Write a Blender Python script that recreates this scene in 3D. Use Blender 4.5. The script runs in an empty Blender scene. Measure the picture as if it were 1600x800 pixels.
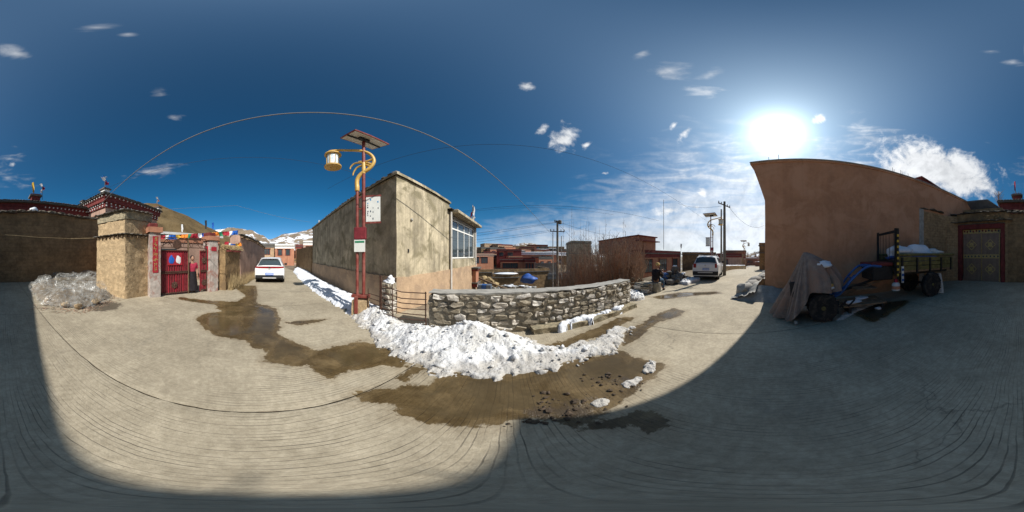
import bpy, bmesh, math, random
import numpy as np
from mathutils import Vector, Matrix, noise

# ------------------------------------------------------------------ camera, sky, sun, exposure
scn = bpy.context.scene
col = scn.collection
R = math.radians
CAMZ = 1.65
SUN_AZ, SUN_EL = 93.4, 42.6

cam_d = bpy.data.cameras.new('camera')
cam = bpy.data.objects.new('camera', cam_d); col.objects.link(cam)
cam.location = (0, 0, CAMZ); cam.rotation_euler = (R(90), 0, 0)
cam_d.type = 'PANO'
for holder in (cam_d, getattr(cam_d, 'cycles', None)):
    try:
        holder.panorama_type = 'EQUIRECTANGULAR'
    except Exception:
        pass
cam_d.clip_start = 0.05; cam_d.clip_end = 20000
scn.camera = cam

scn.view_settings.view_transform = 'Standard'
scn.view_settings.look = 'None'
scn.view_settings.gamma = 1.0
scn.view_settings.use_curve_mapping = False
scn.view_settings.exposure = 0.15

SUN = Vector((math.cos(R(SUN_EL))*math.sin(R(SUN_AZ)), math.cos(R(SUN_EL))*math.cos(R(SUN_AZ)), math.sin(R(SUN_EL))))
sd = bpy.data.lights.new('sun', 'SUN'); sd.energy = 5.0; sd.angle = R(0.53); sd.color = (1.0, 0.97, 0.92)
so = bpy.data.objects.new('sun', sd); col.objects.link(so)
so.location = (40, -3, 40)
so.rotation_euler = SUN.to_track_quat('Z', 'Y').to_euler()

world = bpy.data.worlds.new('World'); scn.world = world; world.use_nodes = True
wn, wl = world.node_tree.nodes, world.node_tree.links
wn.clear()
class NG:
    """small helper to write node graphs"""
    def __init__(s, nt): s.n, s.l = nt.nodes, nt.links
    def node(s, typ, **kw):
        nd = s.n.new(typ)
        for k, v in kw.items(): setattr(nd, k, v)
        return nd
    def put(s, sock, v):
        if isinstance(v, bpy.types.NodeSocket): s.l.new(v, sock)
        elif v is not None: sock.default_value = v
    def math(s, op, a, b=None, c=None, clamp=False):
        nd = s.node('ShaderNodeMath', operation=op, use_clamp=clamp)
        for i, v in enumerate((a, b, c)):
            if v is not None: s.put(nd.inputs[i], v)
        return nd.outputs[0]
    def vmath(s, op, a, b=None):
        nd = s.node('ShaderNodeVectorMath', operation=op)
        s.put(nd.inputs[0], a)
        if b is not None: s.put(nd.inputs[1], b)
        return nd.outputs['Value'] if op in ('LENGTH', 'DOT_PRODUCT', 'DISTANCE') else nd.outputs[0]
    def ramp(s, v, lo, hi, a=0.0, b=1.0, smooth=True):
        nd = s.node('ShaderNodeMapRange', interpolation_type='SMOOTHSTEP' if smooth else 'LINEAR')
        s.put(nd.inputs['Value'], v); nd.inputs['From Min'].default_value = lo; nd.inputs['From Max'].default_value = hi
        nd.inputs['To Min'].default_value = a; nd.inputs['To Max'].default_value = b
        return nd.outputs[0]
    def noise(s, vec, scale, detail=4, rough=0.55, dist=0.0, dim='3D'):
        nd = s.node('ShaderNodeTexNoise', noise_dimensions=dim)
        s.put(nd.inputs['Vector'], vec); nd.inputs['Scale'].default_value = scale; nd.inputs['Detail'].default_value = detail
        nd.inputs['Roughness'].default_value = rough; nd.inputs['Distortion'].default_value = dist
        return nd.outputs['Fac']
    def mix(s, f, a, b, blend='MIX'):
        nd = s.node('ShaderNodeMix', data_type='RGBA', blend_type=blend)
        s.put(nd.inputs[0], f); s.put(nd.inputs[6], a); s.put(nd.inputs[7], b)
        return nd.outputs[2]
    def mapping(s, vec, loc=(0,0,0), rot=(0,0,0), sc=(1,1,1), typ='POINT'):
        nd = s.node('ShaderNodeMapping', vector_type=typ)
        s.put(nd.inputs[0], vec); nd.inputs[1].default_value = loc; nd.inputs[2].default_value = rot; nd.inputs[3].default_value = sc
        return nd.outputs[0]

W = NG(world.node_tree)
sky = W.node('ShaderNodeTexSky', sky_type='NISHITA')
sky.sun_disc = False; sky.sun_elevation = R(SUN_EL); sky.sun_rotation = R(SUN_AZ)
sky.altitude = 3600; sky.air_density = 1.0; sky.dust_density = 0.35; sky.ozone_density = 2.5
SKY_K = 0.089
hs = W.node('ShaderNodeHueSaturation'); hs.inputs['Saturation'].default_value = 1.22; hs.inputs['Value'].default_value = SKY_K
wl.new(sky.outputs[0], hs.inputs['Color'])
tc = W.node('ShaderNodeTexCoord')
dirv = W.vmath('NORMALIZE', tc.outputs['Generated'])
sx = W.node('ShaderNodeSeparateXYZ'); wl.new(dirv, sx.inputs[0])
tint = W.node('ShaderNodeCombineXYZ'); W.put(tint.inputs[0], W.ramp(sx.outputs[2], 0.0, 0.34, 0.85, 0.31)); tint.inputs[1].default_value = 1.02; W.put(tint.inputs[2], W.ramp(sx.outputs[2], 0.0, 0.25, 1.12, 1.0))
skycol = W.mix(1.0, hs.outputs[0], tint.outputs[0], 'MULTIPLY')
# direction as azimuth / elevation in degrees (azimuth 0 = +Y, clockwise)
az = W.math('MULTIPLY', W.math('ARCTAN2', sx.outputs[0], sx.outputs[1]), 180/math.pi)
el = W.math('MULTIPLY', W.math('ARCSINE', sx.outputs[2]), 180/math.pi)
cx = W.node('ShaderNodeCombineXYZ'); wl.new(az, cx.inputs[0]); wl.new(el, cx.inputs[1])
ae = cx.outputs[0]
n1 = W.noise(dirv, 9, 8, 0.62, 0.5)
n2 = W.noise(W.mapping(dirv, sc=(3.2, 3.2, 14)), 1.5, 6, 0.52, 0.7)
n3 = W.noise(dirv, 26, 5, 0.6, 0.3)
# azimuth, elevation, half width, half height (degrees), tilt, density, softness  (cumulus)
cum = [(149, 31, 15.5, 5.6, -16, 1.0), (156, 27, 13, 4.2, -10, 0.95), (137, 31, 6.5, 4.5, 0, .8), (18, 41, 6.0, 4.6, 25, .66), (10.5, 44.3, 3.6, 2, 30, .55),
       (26.5, 39, 3, 1.8, 40, .5), (5.2, 60, 4.0, 2.0, 0, .6), (61, 43.6, 5.5, 2.2, 50, .58), (57, 46, 2.5, 1.4, 45, .55), (108.5, 48.3, 4.2, 2, 10, .55), (55.5, 16, 6, 1.9, 8, .62),
       (67, 22.5, 2.6, 2.2, -50, .6), (64.8, 17.3, 2.2, 1.6, 0, .5), (-175.6, 32, 2.2, 1.8, -40, .46), (32.4, 29.1, 2.6, 1.0, 0, .45)]
wisp = [(-174, 71.2, 9, 2.4, -12, .62), (-146, 80.3, 12, 1.8, 3, .60), (-150, 79, 20, 2.0, 0, .36), (-135, 78, 6, 1.4, 0, .46), (56, 64.5, 10, 3.0, 0, .56), (70, 63.8, 7, 2.2, 14, .58), (65, 58.2, 9, 1.8, -3, .62), (46, 71.5, 5, 2, 20, .5),
        (-123.5, 57, 6, 4, -20, .40), (-118, 48, 6, 3, -20, .36), (-127, 29.5, 11, 3.2, 8, .40), (-177, 29, 16, 9, 25, .42), (183, 29, 16, 9, 25, .42), (-142, 68, 5, 2, -20, .34), (168, 72, 6, 1.4, 0, .42), (176, 68, 6, 1.5, 0, .36),
        (72, 31, 24, 9, 12, .46), (58, 26, 20, 6, 8, .40), (115, 33, 40, 9, 0, .40), (128, 41, 30, 9, -30, .34)]
def cover(lst):
    acc = None
    for a, e, rx, ry, t, dn in lst:
        q = W.mapping(ae, loc=(a, e, 0), rot=(0, 0, R(t)), sc=(rx, ry, 1), typ='TEXTURE')
        v = W.math('SUBTRACT', dn, W.math('MULTIPLY', W.vmath('LENGTH', q), 0.55))
        acc = v if acc is None else W.math('MAXIMUM', acc, v)
    return acc
nn = W.math('ADD', W.math('MULTIPLY', n1, 0.75), W.math('MULTIPLY', n3, 0.25))
cA = W.ramp(W.math('ADD', cover(cum), W.math('MULTIPLY', W.math('SUBTRACT', nn, 0.5), 2.1)), 0.10, 0.62)
nw = W.math('ADD', W.math('MULTIPLY', n2, 0.84), W.math('MULTIPLY', n3, 0.16))
cB = W.ramp(W.math('ADD', cover(wisp), W.math('MULTIPLY', W.math('SUBTRACT', nw, 0.5), 2.3)), 0.05, 0.85)
# bank of white cloud lying along the horizon in the east
band = [(60, 0, 50, 12.0, 5, 1.30), (88, 6, 42, 25, -3, 1.08), (34, 7, 20, 5, 14, .72), (-5, 2.0, 30, 2.6, 0, .5)]
cC = W.ramp(W.math('ADD', cover(band), W.math('MULTIPLY', W.math('SUBTRACT', nw, 0.5), 1.0)), 0.12, 1.05)
# air glow close round the sun
dt = W.vmath('DOT_PRODUCT', dirv, tuple(SUN))
ang = W.math('MULTIPLY', W.math('ARCCOSINE', W.math('MINIMUM', dt, 0.99999)), 180/math.pi)
g1 = W.math('MULTIPLY', W.math('EXPONENT', W.math('MULTIPLY', W.math('POWER', W.math('DIVIDE', ang, 4.2), 1.2), -1)), 3.0)
g2 = W.math('MULTIPLY', W.math('EXPONENT', W.math('DIVIDE', ang, -15.5)), 1.0)
g3 = W.math('MULTIPLY', W.math('EXPONENT', W.math('DIVIDE', ang, -40.0)), 0.055)
glow = W.math('ADD', W.math('ADD', g1, g2), g3)
gc = W.node('ShaderNodeCombineXYZ')
for i, k in enumerate((0.80, 0.95, 1.0)): W.put(gc.inputs[i], W.math('MULTIPLY', glow, k))
base = W.node('ShaderNodeVectorMath', operation='ADD'); wl.new(skycol, base.inputs[0]); wl.new(gc.outputs[0], base.inputs[1])
c = base.outputs[0]
# clouds: brighter when nearer the sun
cb = W.math('ADD', 0.62, W.math('MULTIPLY', W.math('EXPONENT', W.math('DIVIDE', ang, -45.0)), 0.75))
shade = W.ramp(nn, 0.35, 0.62, 0.78, 1.06)
def cloudcol(k):
    cc = W.node('ShaderNodeCombineXYZ')
    v = W.math('MULTIPLY', W.math('MULTIPLY', cb, shade), k)
    for i, t in enumerate((0.97, 0.985, 1.0)): W.put(cc.inputs[i], W.math('MULTIPLY', v, t))
    return cc.outputs[0]
c = W.mix(W.math('MULTIPLY', cC, 0.86), c, cloudcol(0.98))
c = W.mix(W.math('MULTIPLY', cB, 0.60), c, cloudcol(0.95))
c = W.mix(W.math('MULTIPLY', cA, 0.90), c, cloudcol(1.0))
bg = W.node('ShaderNodeBackground'); wl.new(c, bg.inputs[0]); bg.inputs[1].default_value = 1.0
wo = W.node('ShaderNodeOutputWorld'); wl.new(bg.outputs[0], wo.inputs[0])
world.cycles.sampling_method = 'MANUAL'; world.cycles.sample_map_resolution = 512

# ------------------------------------------------------------------ helpers
random.seed(7)
rnd = random.uniform
def azr(x): return R((x-800)*0.225)
def elr(y): return R((400-y)*0.225)
def P(x, y, d):
    """point of the place seen at azimuth/elevation of the survey marks x,y and horizontal distance d"""
    a = azr(x); return Vector((d*math.sin(a), d*math.cos(a), CAMZ + d*math.tan(elr(y))))
def G(x, y, z=0.0):
    """ground point under the survey mark x,y"""
    d = (CAMZ-z)/math.tan(-elr(y)); a = azr(x); return Vector((d*math.sin(a), d*math.cos(a), z))
def sstep(a, b, t):
    t = min(1, max(0, (t-a)/(b-a))); return t*t*(3-2*t)
def gz(x, y):
    """height of the paved ground"""
    return 0.026*min(9.0, max(0.0, -y-1.5)) - 1.6*sstep(17, 42, x) - 1.2*sstep(42, 80, x)

class MB:
    """collects shapes, builds them as ONE mesh object"""
    def __init__(s): s.v = []; s.f = []
    def add(s, vs, fs):
        o = len(s.v); s.v += [tuple(p) for p in vs]; s.f += [tuple(i+o for i in f) for f in fs]; return s
    def box(s, x0, x1, y0, y1, z0, z1, M=None):
        vs = [Vector(p) for p in ((x0,y0,z0),(x1,y0,z0),(x1,y1,z0),(x0,y1,z0),(x0,y0,z1),(x1,y0,z1),(x1,y1,z1),(x0,y1,z1))]
        if M is not None: vs = [M @ p for p in vs]
        return s.add(vs, [(0,3,2,1),(4,5,6,7),(0,1,5,4),(1,2,6,5),(2,3,7,6),(3,0,4,7)])
    def bar(s, a, b, w, h=None, up=(0,0,1)):
        a, b = Vector(a), Vector(b); h = h or w; d = (b-a).normalized()
        u = d.cross(Vector(up)); u = u.normalized() if u.length > 1e-4 else Vector((1,0,0)); q = u.cross(d)
        vs = [p + u*i*w/2 + q*j*h/2 for p in (a, b) for i, j in ((-1,-1),(1,-1),(1,1),(-1,1))]
        return s.add(vs, [(0,1,2,3),(7,6,5,4),(0,4,5,1),(1,5,6,2),(2,6,7,3),(3,7,4,0)])
    def tube(s, pts, r, seg=8, cap=True):
        pts = [Vector(p) for p in pts]; n = len(pts); rs = r if isinstance(r, (list, tuple)) else [r]*n
        vs = []; u = None
        for i, p in enumerate(pts):
            d = (pts[min(i+1, n-1)]-pts[max(i-1, 0)]).normalized()
            if u is None: u = d.orthogonal().normalized()
            u = (u - d*u.dot(d)); u = u.normalized() if u.length > 1e-6 else d.orthogonal().normalized()
            q = d.cross(u)
            for k in range(seg):
                t = 2*math.pi*k/seg; vs.append(p + (u*math.cos(t)+q*math.sin(t))*rs[i])
        fs = [(i*seg+k, i*seg+(k+1) % seg, (i+1)*seg+(k+1) % seg, (i+1)*seg+k) for i in range(n-1) for k in range(seg)]
        if cap: fs += [tuple(range(seg-1, -1, -1)), tuple((n-1)*seg+k for k in range(seg))]
        return s.add(vs, fs)
    def lathe(s, prof, c=(0,0,0), seg=20, axis='z'):
        c = Vector(c); vs = []
        for r, z in prof:
            for k in range(seg):
                t = 2*math.pi*k/seg; a, b = r*math.cos(t), r*math.sin(t)
                vs.append(c + Vector({'z': (a, b, z), 'y': (a, z, b), 'x': (z, a, b)}[axis]))
        n = len(prof)
        fs = [(i*seg+k, i*seg+(k+1) % seg, (i+1)*seg+(k+1) % seg, (i+1)*seg+k) for i in range(n-1) for k in range(seg)]
        fs += [tuple(range(seg-1, -1, -1)), tuple((n-1)*seg+k for k in range(seg))]
        return s.add(vs, fs)
    def prism(s, poly, z0, z1, M=None):
        n = len(poly)
        vs = [Vector((p[0], p[1], z0)) for p in poly] + [Vector((p[0], p[1], z1)) for p in poly]
        if M is not None: vs = [M @ p for p in vs]
        return s.add(vs, [tuple(range(n-1, -1, -1)), tuple(range(n, 2*n))] + [(i, (i+1) % n, n+(i+1) % n, n+i) for i in range(n)])
    def grid(s, nx, ny, fn):
        vs = [fn(i/(nx-1), j/(ny-1)) for j in range(ny) for i in range(nx)]
        return s.add(vs, [(j*nx+i, j*nx+i+1, (j+1)*nx+i+1, (j+1)*nx+i) for j in range(ny-1) for i in range(nx-1)])
    def rock(s, c, sz, seed, sub=1, amp=0.28, rz=0.0):
        b = bmesh.new(); bmesh.ops.create_icosphere(b, subdivisions=sub, radius=1.0)
        c = Vector(c); cs, sn = math.cos(rz), math.sin(rz); vs = []
        for v in b.verts:
            k = 1 + amp*noise.noise(v.co*1.3 + Vector((seed*7.3, seed*1.7, 0)))*1.6
            p = Vector((v.co.x*sz[0], v.co.y*sz[1], v.co.z*sz[2]))*k
            vs.append(c + Vector((p.x*cs-p.y*sn, p.x*sn+p.y*cs, p.z)))
        b.verts.index_update()
        fs = [tuple(v.index for v in f.verts) for f in b.faces]; b.free()
        return s.add(vs, fs)
    def rough(s, poly, z0, z1, res=0.12, amp=0.02, freq=3.0, seed=0, top=None):
        """upright prism with subdivided, uneven faces; top(x,y) may vary its height"""
        b = bmesh.new(); n = len(poly); sh = Vector((seed*3.1, seed*5.7, 0))
        def dis(p, k=1.0):
            q = p*freq+sh
            return p + (noise.noise_vector(q)+0.5*noise.noise_vector(q*2.7))*amp*k
        zt = (lambda x, y: z1) if top is None else top
        rim = []
        for i in range(n):
            a, c = Vector(poly[i]), Vector(poly[(i+1) % n]); L = (c-a).length; nx = max(1, int(L/res)); nz = max(1, int((z1-z0)/res))
            rows = []
            for k in range(nz+1):
                row = []
                for m in range(nx+1):
                    q = a.lerp(c, m/nx); zz = z0+(zt(q.x, q.y)-z0)*k/nz
                    row.append(b.verts.new(dis(Vector((q.x, q.y, zz)))))
                rows.append(row)
            for k in range(nz):
                for m in range(nx): b.faces.new((rows[k][m], rows[k][m+1], rows[k+1][m+1], rows[k+1][m]))
            rim += rows[-1][:-1]
        try: b.faces.new([b.verts.new(v.co) for v in rim])
        except Exception: pass
        bmesh.ops.remove_doubles(b, verts=b.verts, dist=0.0005); b.verts.index_update()
        bmesh.ops.recalc_face_normals(b, faces=b.faces)
        s.add([v.co.copy() for v in b.verts], [tuple(v.index for v in f.verts) for f in b.faces]); b.free(); return s
    def mesh(s, name, mat, smooth=None, bevel=0.0, recalc=True):
        me = bpy.data.meshes.new(name)
        b = bmesh.new(); bv = [b.verts.new(p) for p in s.v]
        for f in s.f:
            try: b.faces.new([bv[i] for i in f])
            except ValueError: pass
        if recalc: bmesh.ops.recalc_face_normals(b, faces=b.faces)
        if bevel:
            bmesh.ops.bevel(b, geom=[e for e in b.edges if len(e.link_faces) == 2 and e.calc_face_angle(0) > 0.5], offset=bevel, segments=1, affect='EDGES', clamp_overlap=True)
        b.to_mesh(me); b.free()
        if mat: me.materials.append(mat)
        if smooth is not None:
            me.polygons.foreach_set('use_smooth', [True]*len(me.polygons))
            if smooth < 180: me.set_sharp_from_angle(angle=R(smooth))
        me.update(); return me
    def build(s, name, mat, parent=None, smooth=None, bevel=0.0, loc=(0,0,0), recalc=True):
        o = bpy.data.objects.new(name, s.mesh(name, mat, smooth, bevel, recalc)); col.objects.link(o)
        o.location = loc
        if parent is not None: o.parent = parent
        return o
def tag(o, label=None, cat=None, group=None, kind=None):
    for k, v in (('label', label), ('category', cat), ('group', group), ('kind', kind)):
        if v: o[k] = v
    return o
def thing(name, label, cat, loc=(0,0,0), rz=0.0, group=None):
    o = bpy.data.objects.new(name, None); col.objects.link(o); o.empty_display_size = 0.2
    o.location = loc; o.rotation_euler = (0, 0, rz); return tag(o, label, cat, group)
def copy_tree(o, parent=None):
    c = o.copy(); col.objects.link(c); c.parent = parent
    for ch in list(o.children): copy_tree(ch, c)
    return c
def frame_angle(dx, dy): return math.atan2(dy, dx)
def bez(pts, n=12):
    """smooth curve through points (Catmull-Rom)"""
    pts = [Vector(p) for p in pts]; out = []
    for i in range(len(pts)-1):
        p0, p1, p2, p3 = pts[max(i-1,0)], pts[i], pts[i+1], pts[min(i+2, len(pts)-1)]
        for k in range(n):
            t = k/n
            out.append(0.5*((2*p1)+(p2-p0)*t+(2*p0-5*p1+4*p2-p3)*t*t+(3*p1-p0-3*p2+p3)*t**3))
    return out+[pts[-1]]

# ------------------------------------------------------------------ materials
MATS = {}
def newmat(name):
    m = bpy.data.materials.new(name); m.use_nodes = True; m.node_tree.nodes.clear(); g = NG(m.node_tree)
    out = g.node('ShaderNodeOutputMaterial'); bs = g.node('ShaderNodeBsdfPrincipled'); g.l.new(bs.outputs[0], out.inputs[0])
    MATS[name] = m; m.diffuse_color = (.5,.5,.5,1)
    return m, g, bs, out
def rgb(c, k=1.0): return (c[0]*k, c[1]*k, c[2]*k, 1)
def mat(name, c, rough=0.85, var=0.25, scale=2.5, bump=0.25, bscale=28.0, dist=0.015, streak=0.0, c2=None, patch=1.2, rand=0.0, metal=0.0, spec=0.3, coords='world', grain=0.10, splash=None):
    m, g, bs, out = newmat(name)
    geo = g.node('ShaderNodeNewGeometry'); pos = geo.outputs['Position']
    if coords == 'object':
        pos = g.node('ShaderNodeTexCoord').outputs['Object']
    a = g.noise(pos, scale, 6, 0.6, 0.3)
    b = g.noise(pos, scale*7.3, 5, 0.65)
    f = g.math('ADD', g.math('MULTIPLY', a, 0.7), g.math('MULTIPLY', b, 0.3))
    cl = g.mix(g.ramp(f, 0.32, 0.68), rgb(c, 1-var), rgb(c, 1+var))
    if c2 is not None:
        pm = g.noise(pos, patch, 5, 0.65, 0.6)
        cl = g.mix(g.ramp(pm, 0.46, 0.62), cl, rgb(c2))
    if streak:
        sv = g.noise(g.mapping(pos, sc=(5, 5, 0.35)), 1.0, 5, 0.6, 0.2)
        cl = g.mix(g.math('MULTIPLY', g.ramp(sv, 0.42, 0.68), streak), cl, rgb(c, 0.35))
    if splash is not None:
        zz = g.node('ShaderNodeSeparateXYZ'); g.put(zz.inputs[0], pos); lim, dc_, amt = splash
        sm = g.ramp(g.math('ADD', zz.outputs[2], g.math('MULTIPLY', g.math('SUBTRACT', g.noise(pos, 3.5, 6, .7, .4), .5), lim*2.2)), lim*.25, lim, amt, 0)
        cl = g.mix(sm, cl, rgb(dc_))
    if grain:
        gn = g.noise(pos, 160, 2, 0.6)
        cl = g.mix(1.0, cl, g.mix(gn, rgb((1,1,1), 1-grain*2), rgb((1,1,1), 1+grain*1.6)), 'MULTIPLY')
    if rand:
        oi = g.node('ShaderNodeObjectInfo')
        cl = g.mix(1.0, cl, g.mix(oi.outputs['Random'], rgb((1,1,1), 1-rand), rgb((1,1,1), 1+rand)), 'MULTIPLY')
    g.put(bs.inputs['Base Color'], cl)
    bs.inputs['Roughness'].default_value = rough; bs.inputs['Metallic'].default_value = metal
    bs.inputs['Specular IOR Level'].default_value = spec
    if bump:
        bn = g.node('ShaderNodeBump'); bn.inputs['Strength'].default_value = bump; bn.inputs['Distance'].default_value = dist
        hgt = g.math('ADD', g.noise(pos, bscale, 6, 0.65), g.math('MULTIPLY', g.noise(pos, bscale*0.22, 3, 0.5), 1.5))
        g.put(bn.inputs['Height'], hgt); g.l.new(bn.outputs[0], bs.inputs['Normal'])
    m.diffuse_color = rgb(c)
    return m

M_grey = mat('grey_concrete', (.47,.395,.265), var=.34, scale=1.6, streak=.55, c2=(.25,.21,.125), patch=1.3, bump=.35, bscale=18)
M_tan = mat('tan_plaster', (.45,.31,.19), var=.18, scale=2.0, bump=.6, bscale=16, dist=.03, c2=(.36,.25,.16))
M_mud = mat('mud_wall', (.27,.175,.085), var=.4, scale=2.6, bump=.8, bscale=14, dist=.04, c2=(.19,.125,.065), streak=.25)
M_mudlt = mat('pale_mud', (.48,.345,.195), var=.34, scale=7, bump=.8, bscale=38, dist=.03, c2=(.42,.30,.17), patch=4, grain=.25)
M_brown = mat('brown_plaster', (.475,.240,.130), var=.16, scale=.8, bump=.3, bscale=22, dist=.012, c2=(.55,.295,.17), patch=.7, streak=.10, splash=(.75,(.27,.165,.09),.75), grain=.06)
M_pink = mat('pink_plaster', (.42,.27,.20), var=.2, scale=1.5, bump=.35, bscale=20, streak=.35)
M_maroon = mat('maroon_paint', (.17,.035,.03), var=.3, scale=4, bump=.15, streak=.3)
M_red = mat('red_paint', (.21,.028,.035), var=.35, scale=7, bump=.1, rough=.55, streak=.3)
M_redwall = mat('red_brown_wall', (.43,.195,.115), var=.16, scale=1.2, bump=.2, streak=.3)
M_white = mat('white_paint', (.74,.71,.65), var=.12, scale=5, bump=.1, rough=.6, streak=.2)
M_whiteframe = mat('white_frame', (.78,.76,.70), var=.06, scale=6, bump=.05, rough=.4)
M_slate = mat('slate', (.13,.12,.105), var=.35, scale=6, bump=.4, rand=.2)
M_wood = mat('weathered_wood', (.20,.135,.08), var=.35, scale=9, bump=.4, bscale=40, rand=.25)
M_rust = mat('rusty_steel', (.085,.045,.03), var=.45, scale=14, bump=.3, bscale=60, rough=.75)
M_dark = mat('dark_metal', (.025,.023,.022), var=.3, scale=10, bump=.1, rough=.6)
M_rubber = mat('rubber', (.018,.017,.017), var=.3, scale=10, bump=.2, rough=.8, c2=(.06,.05,.04), patch=6)
M_post = mat('red_post_paint', (.20,.045,.035), var=.15, scale=6, bump=.06, rough=.45, c2=(.26,.09,.07), patch=4)
M_gold = mat('gold_paint', (.60,.37,.09), var=.15, scale=6, bump=.05, rough=.42, spec=.5)
M_snow = mat('snow', (.80,.815,.84), var=.05, scale=4, bump=.55, bscale=30, dist=.03, rough=.6, grain=.03)
M_snowdirty = mat('old_snow', (.80,.79,.77), var=.07, scale=3, bump=.8, bscale=26, dist=.04, rough=.6, c2=(.66,.635,.585), patch=2.6, grain=.05, splash=(.13,(.46,.42,.36),.8))
M_stone = None
M_mortar = mat('mortar', (.27,.24,.185), var=.35, scale=7, bump=.9, bscale=22, dist=.03)
M_cap = mat('cement_cap', (.33,.31,.27), var=.22, scale=5, bump=.4, bscale=25)
M_earth = mat('earth', (.21,.165,.115), var=.3, scale=.7, bump=.8, bscale=9, dist=.05, c2=(.15,.12,.08), patch=.35)
M_straw = mat('straw', (.34,.25,.13), var=.4, scale=18, bump=.5, rand=.3)
M_twig = mat('bare_twig', (.34,.225,.155), var=.35, scale=8, bump=0, rand=.2, grain=0)
M_blue = mat('blue_paint', (.03,.10,.30), var=.25, scale=6, bump=.1, rough=.5)
M_tarpblue = mat('blue_tarp', (.04,.10,.33), var=.2, scale=4, bump=.3, rough=.45)
M_olive = mat('olive_paint', (.17,.145,.05), var=.4, scale=7, bump=.25, rough=.65, streak=.4)
M_cloth = mat('faded_cloth', (.26,.205,.17), var=.25, scale=5, bump=.35, bscale=50, rough=.95, c2=(.30,.20,.15), patch=2)
M_sack = mat('woven_sack', (.62,.60,.55), var=.12, scale=9, bump=.4, bscale=60)
M_carwhite = mat('white_car_paint', (.72,.71,.69), var=.05, scale=3, bump=0, rough=.25, spec=.5, grain=0)
M_carblack = mat('black_trim', (.02,.02,.021), var=.1, scale=4, bump=0, rough=.5, grain=0)
M_pole = mat('pole_concrete', (.20,.18,.145), var=.2, scale=4, bump=.2, streak=.3)
M_wire = mat('wire_black', (.03,.03,.032), var=.1, bump=0, grain=0)
M_cable = mat('cable_grey', (.17,.16,.15), var=.1, bump=0, grain=0)
M_skin = mat('skin', (.33,.18,.115), var=.08, bump=0, rough=.6, grain=0)
M_black = mat('black_cloth', (.016,.013,.015), var=.3, scale=8, bump=.2, rough=.9)
M_jean = mat('denim', (.05,.10,.17), var=.2, scale=12, bump=.2, rough=.9)
M_hat = mat('yellow_wool', (.52,.36,.13), var=.15, scale=20, bump=.3)
M_crimson = mat('crimson_cloth', (.36,.03,.06), var=.2, scale=10, bump=.2)
M_green = mat('green_cloth', (.03,.22,.11), var=.1, bump=.1); M_orange = mat('orange_cloth', (.75,.22,.03), var=.1, bump=.1)
M_yellowc = mat('yellow_cloth', (.75,.47,.06), var=.1, bump=.1); M_bluec = mat('blue_cloth', (.02,.12,.48), var=.1, bump=.1); M_whitec = mat('white_cloth', (.75,.74,.72), var=.06, bump=.1); M_redc = mat('red_cloth', (.36,.022,.035), var=.15, bump=.1)
M_doorgrey = mat('grey_iron_door', (.23,.155,.11), var=.15, scale=4, bump=.08, rough=.5, streak=.3)
M_gilt = mat('gilt', (.42,.30,.10), var=.35, scale=14, bump=.1, rough=.4, spec=.5)
M_leafdry = mat('dry_grass', (.33,.24,.12), var=.3, bump=0, rand=.25)
M_plate = mat('blue_plate', (.03,.16,.60), var=.05, bump=0, rough=.4, grain=0)
M_lightred = mat('tail_light', (.25,.01,.012), var=.1, bump=0, rough=.2, grain=0)
M_panel = mat('solar_cell', (.02,.025,.05), var=.1, bump=0, rough=.2, grain=0)
M_panelback = mat('panel_back', (.55,.53,.50), var=.1, bump=0, rough=.5)
M_lantern = mat('lantern_glass', (.78,.80,.78), var=.06, scale=14, bump=0, rough=.3, c2=(.45,.62,.66), patch=16)
M_pipe = mat('white_pipe', (.66,.62,.55), var=.12, scale=3, bump=.1, rough=.5, streak=.25)
M_tin = mat('roof_sheet', (.16,.19,.23), var=.2, scale=3, bump=.1, rough=.45)
M_sign = mat('sign_board', (.72,.72,.66), var=.06, scale=5, bump=0, rough=.5)
M_ink = mat('sign_ink', (.03,.05,.08), var=.2, bump=0); M_inkblue = mat('sign_ink_blue', (.02,.25,.5), var=.2, bump=0)
def glassmat():
    m, g, bs, out = newmat('window_glass')
    bs.inputs['Base Color'].default_value = (.045,.06,.065,1); bs.inputs['Roughness'].default_value = .06; bs.inputs['Specular IOR Level'].default_value = .8
    return m
M_glass = glassmat()
def plastic():
    m, g, bs, out = newmat('clear_plastic_sheet')
    bs.inputs['Base Color'].default_value = (.50,.49,.45,1); bs.inputs['Roughness'].default_value = .16; bs.inputs['Specular IOR Level'].default_value = .7
    tr = g.node('ShaderNodeBsdfTransparent'); mx = g.node('ShaderNodeMixShader')
    geo = g.node('ShaderNodeNewGeometry'); n = g.noise(geo.outputs['Position'], 4, 4, .55, 2.0)
    g.put(mx.inputs[0], g.ramp(n, .40, .68, .06, .46))
    g.l.new(tr.outputs[0], mx.inputs[1]); g.l.new(bs.outputs[0], mx.inputs[2]); g.l.new(mx.outputs[0], out.inputs[0])
    bn = g.node('ShaderNodeBump'); bn.inputs['Strength'].default_value = .5; bn.inputs['Distance'].default_value = .04
    g.put(bn.inputs['Height'], g.noise(geo.outputs['Position'], 7, 3, .5, 2.5)); g.l.new(bn.outputs[0], bs.inputs['Normal'])
    return m
M_plastic = plastic()
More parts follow.
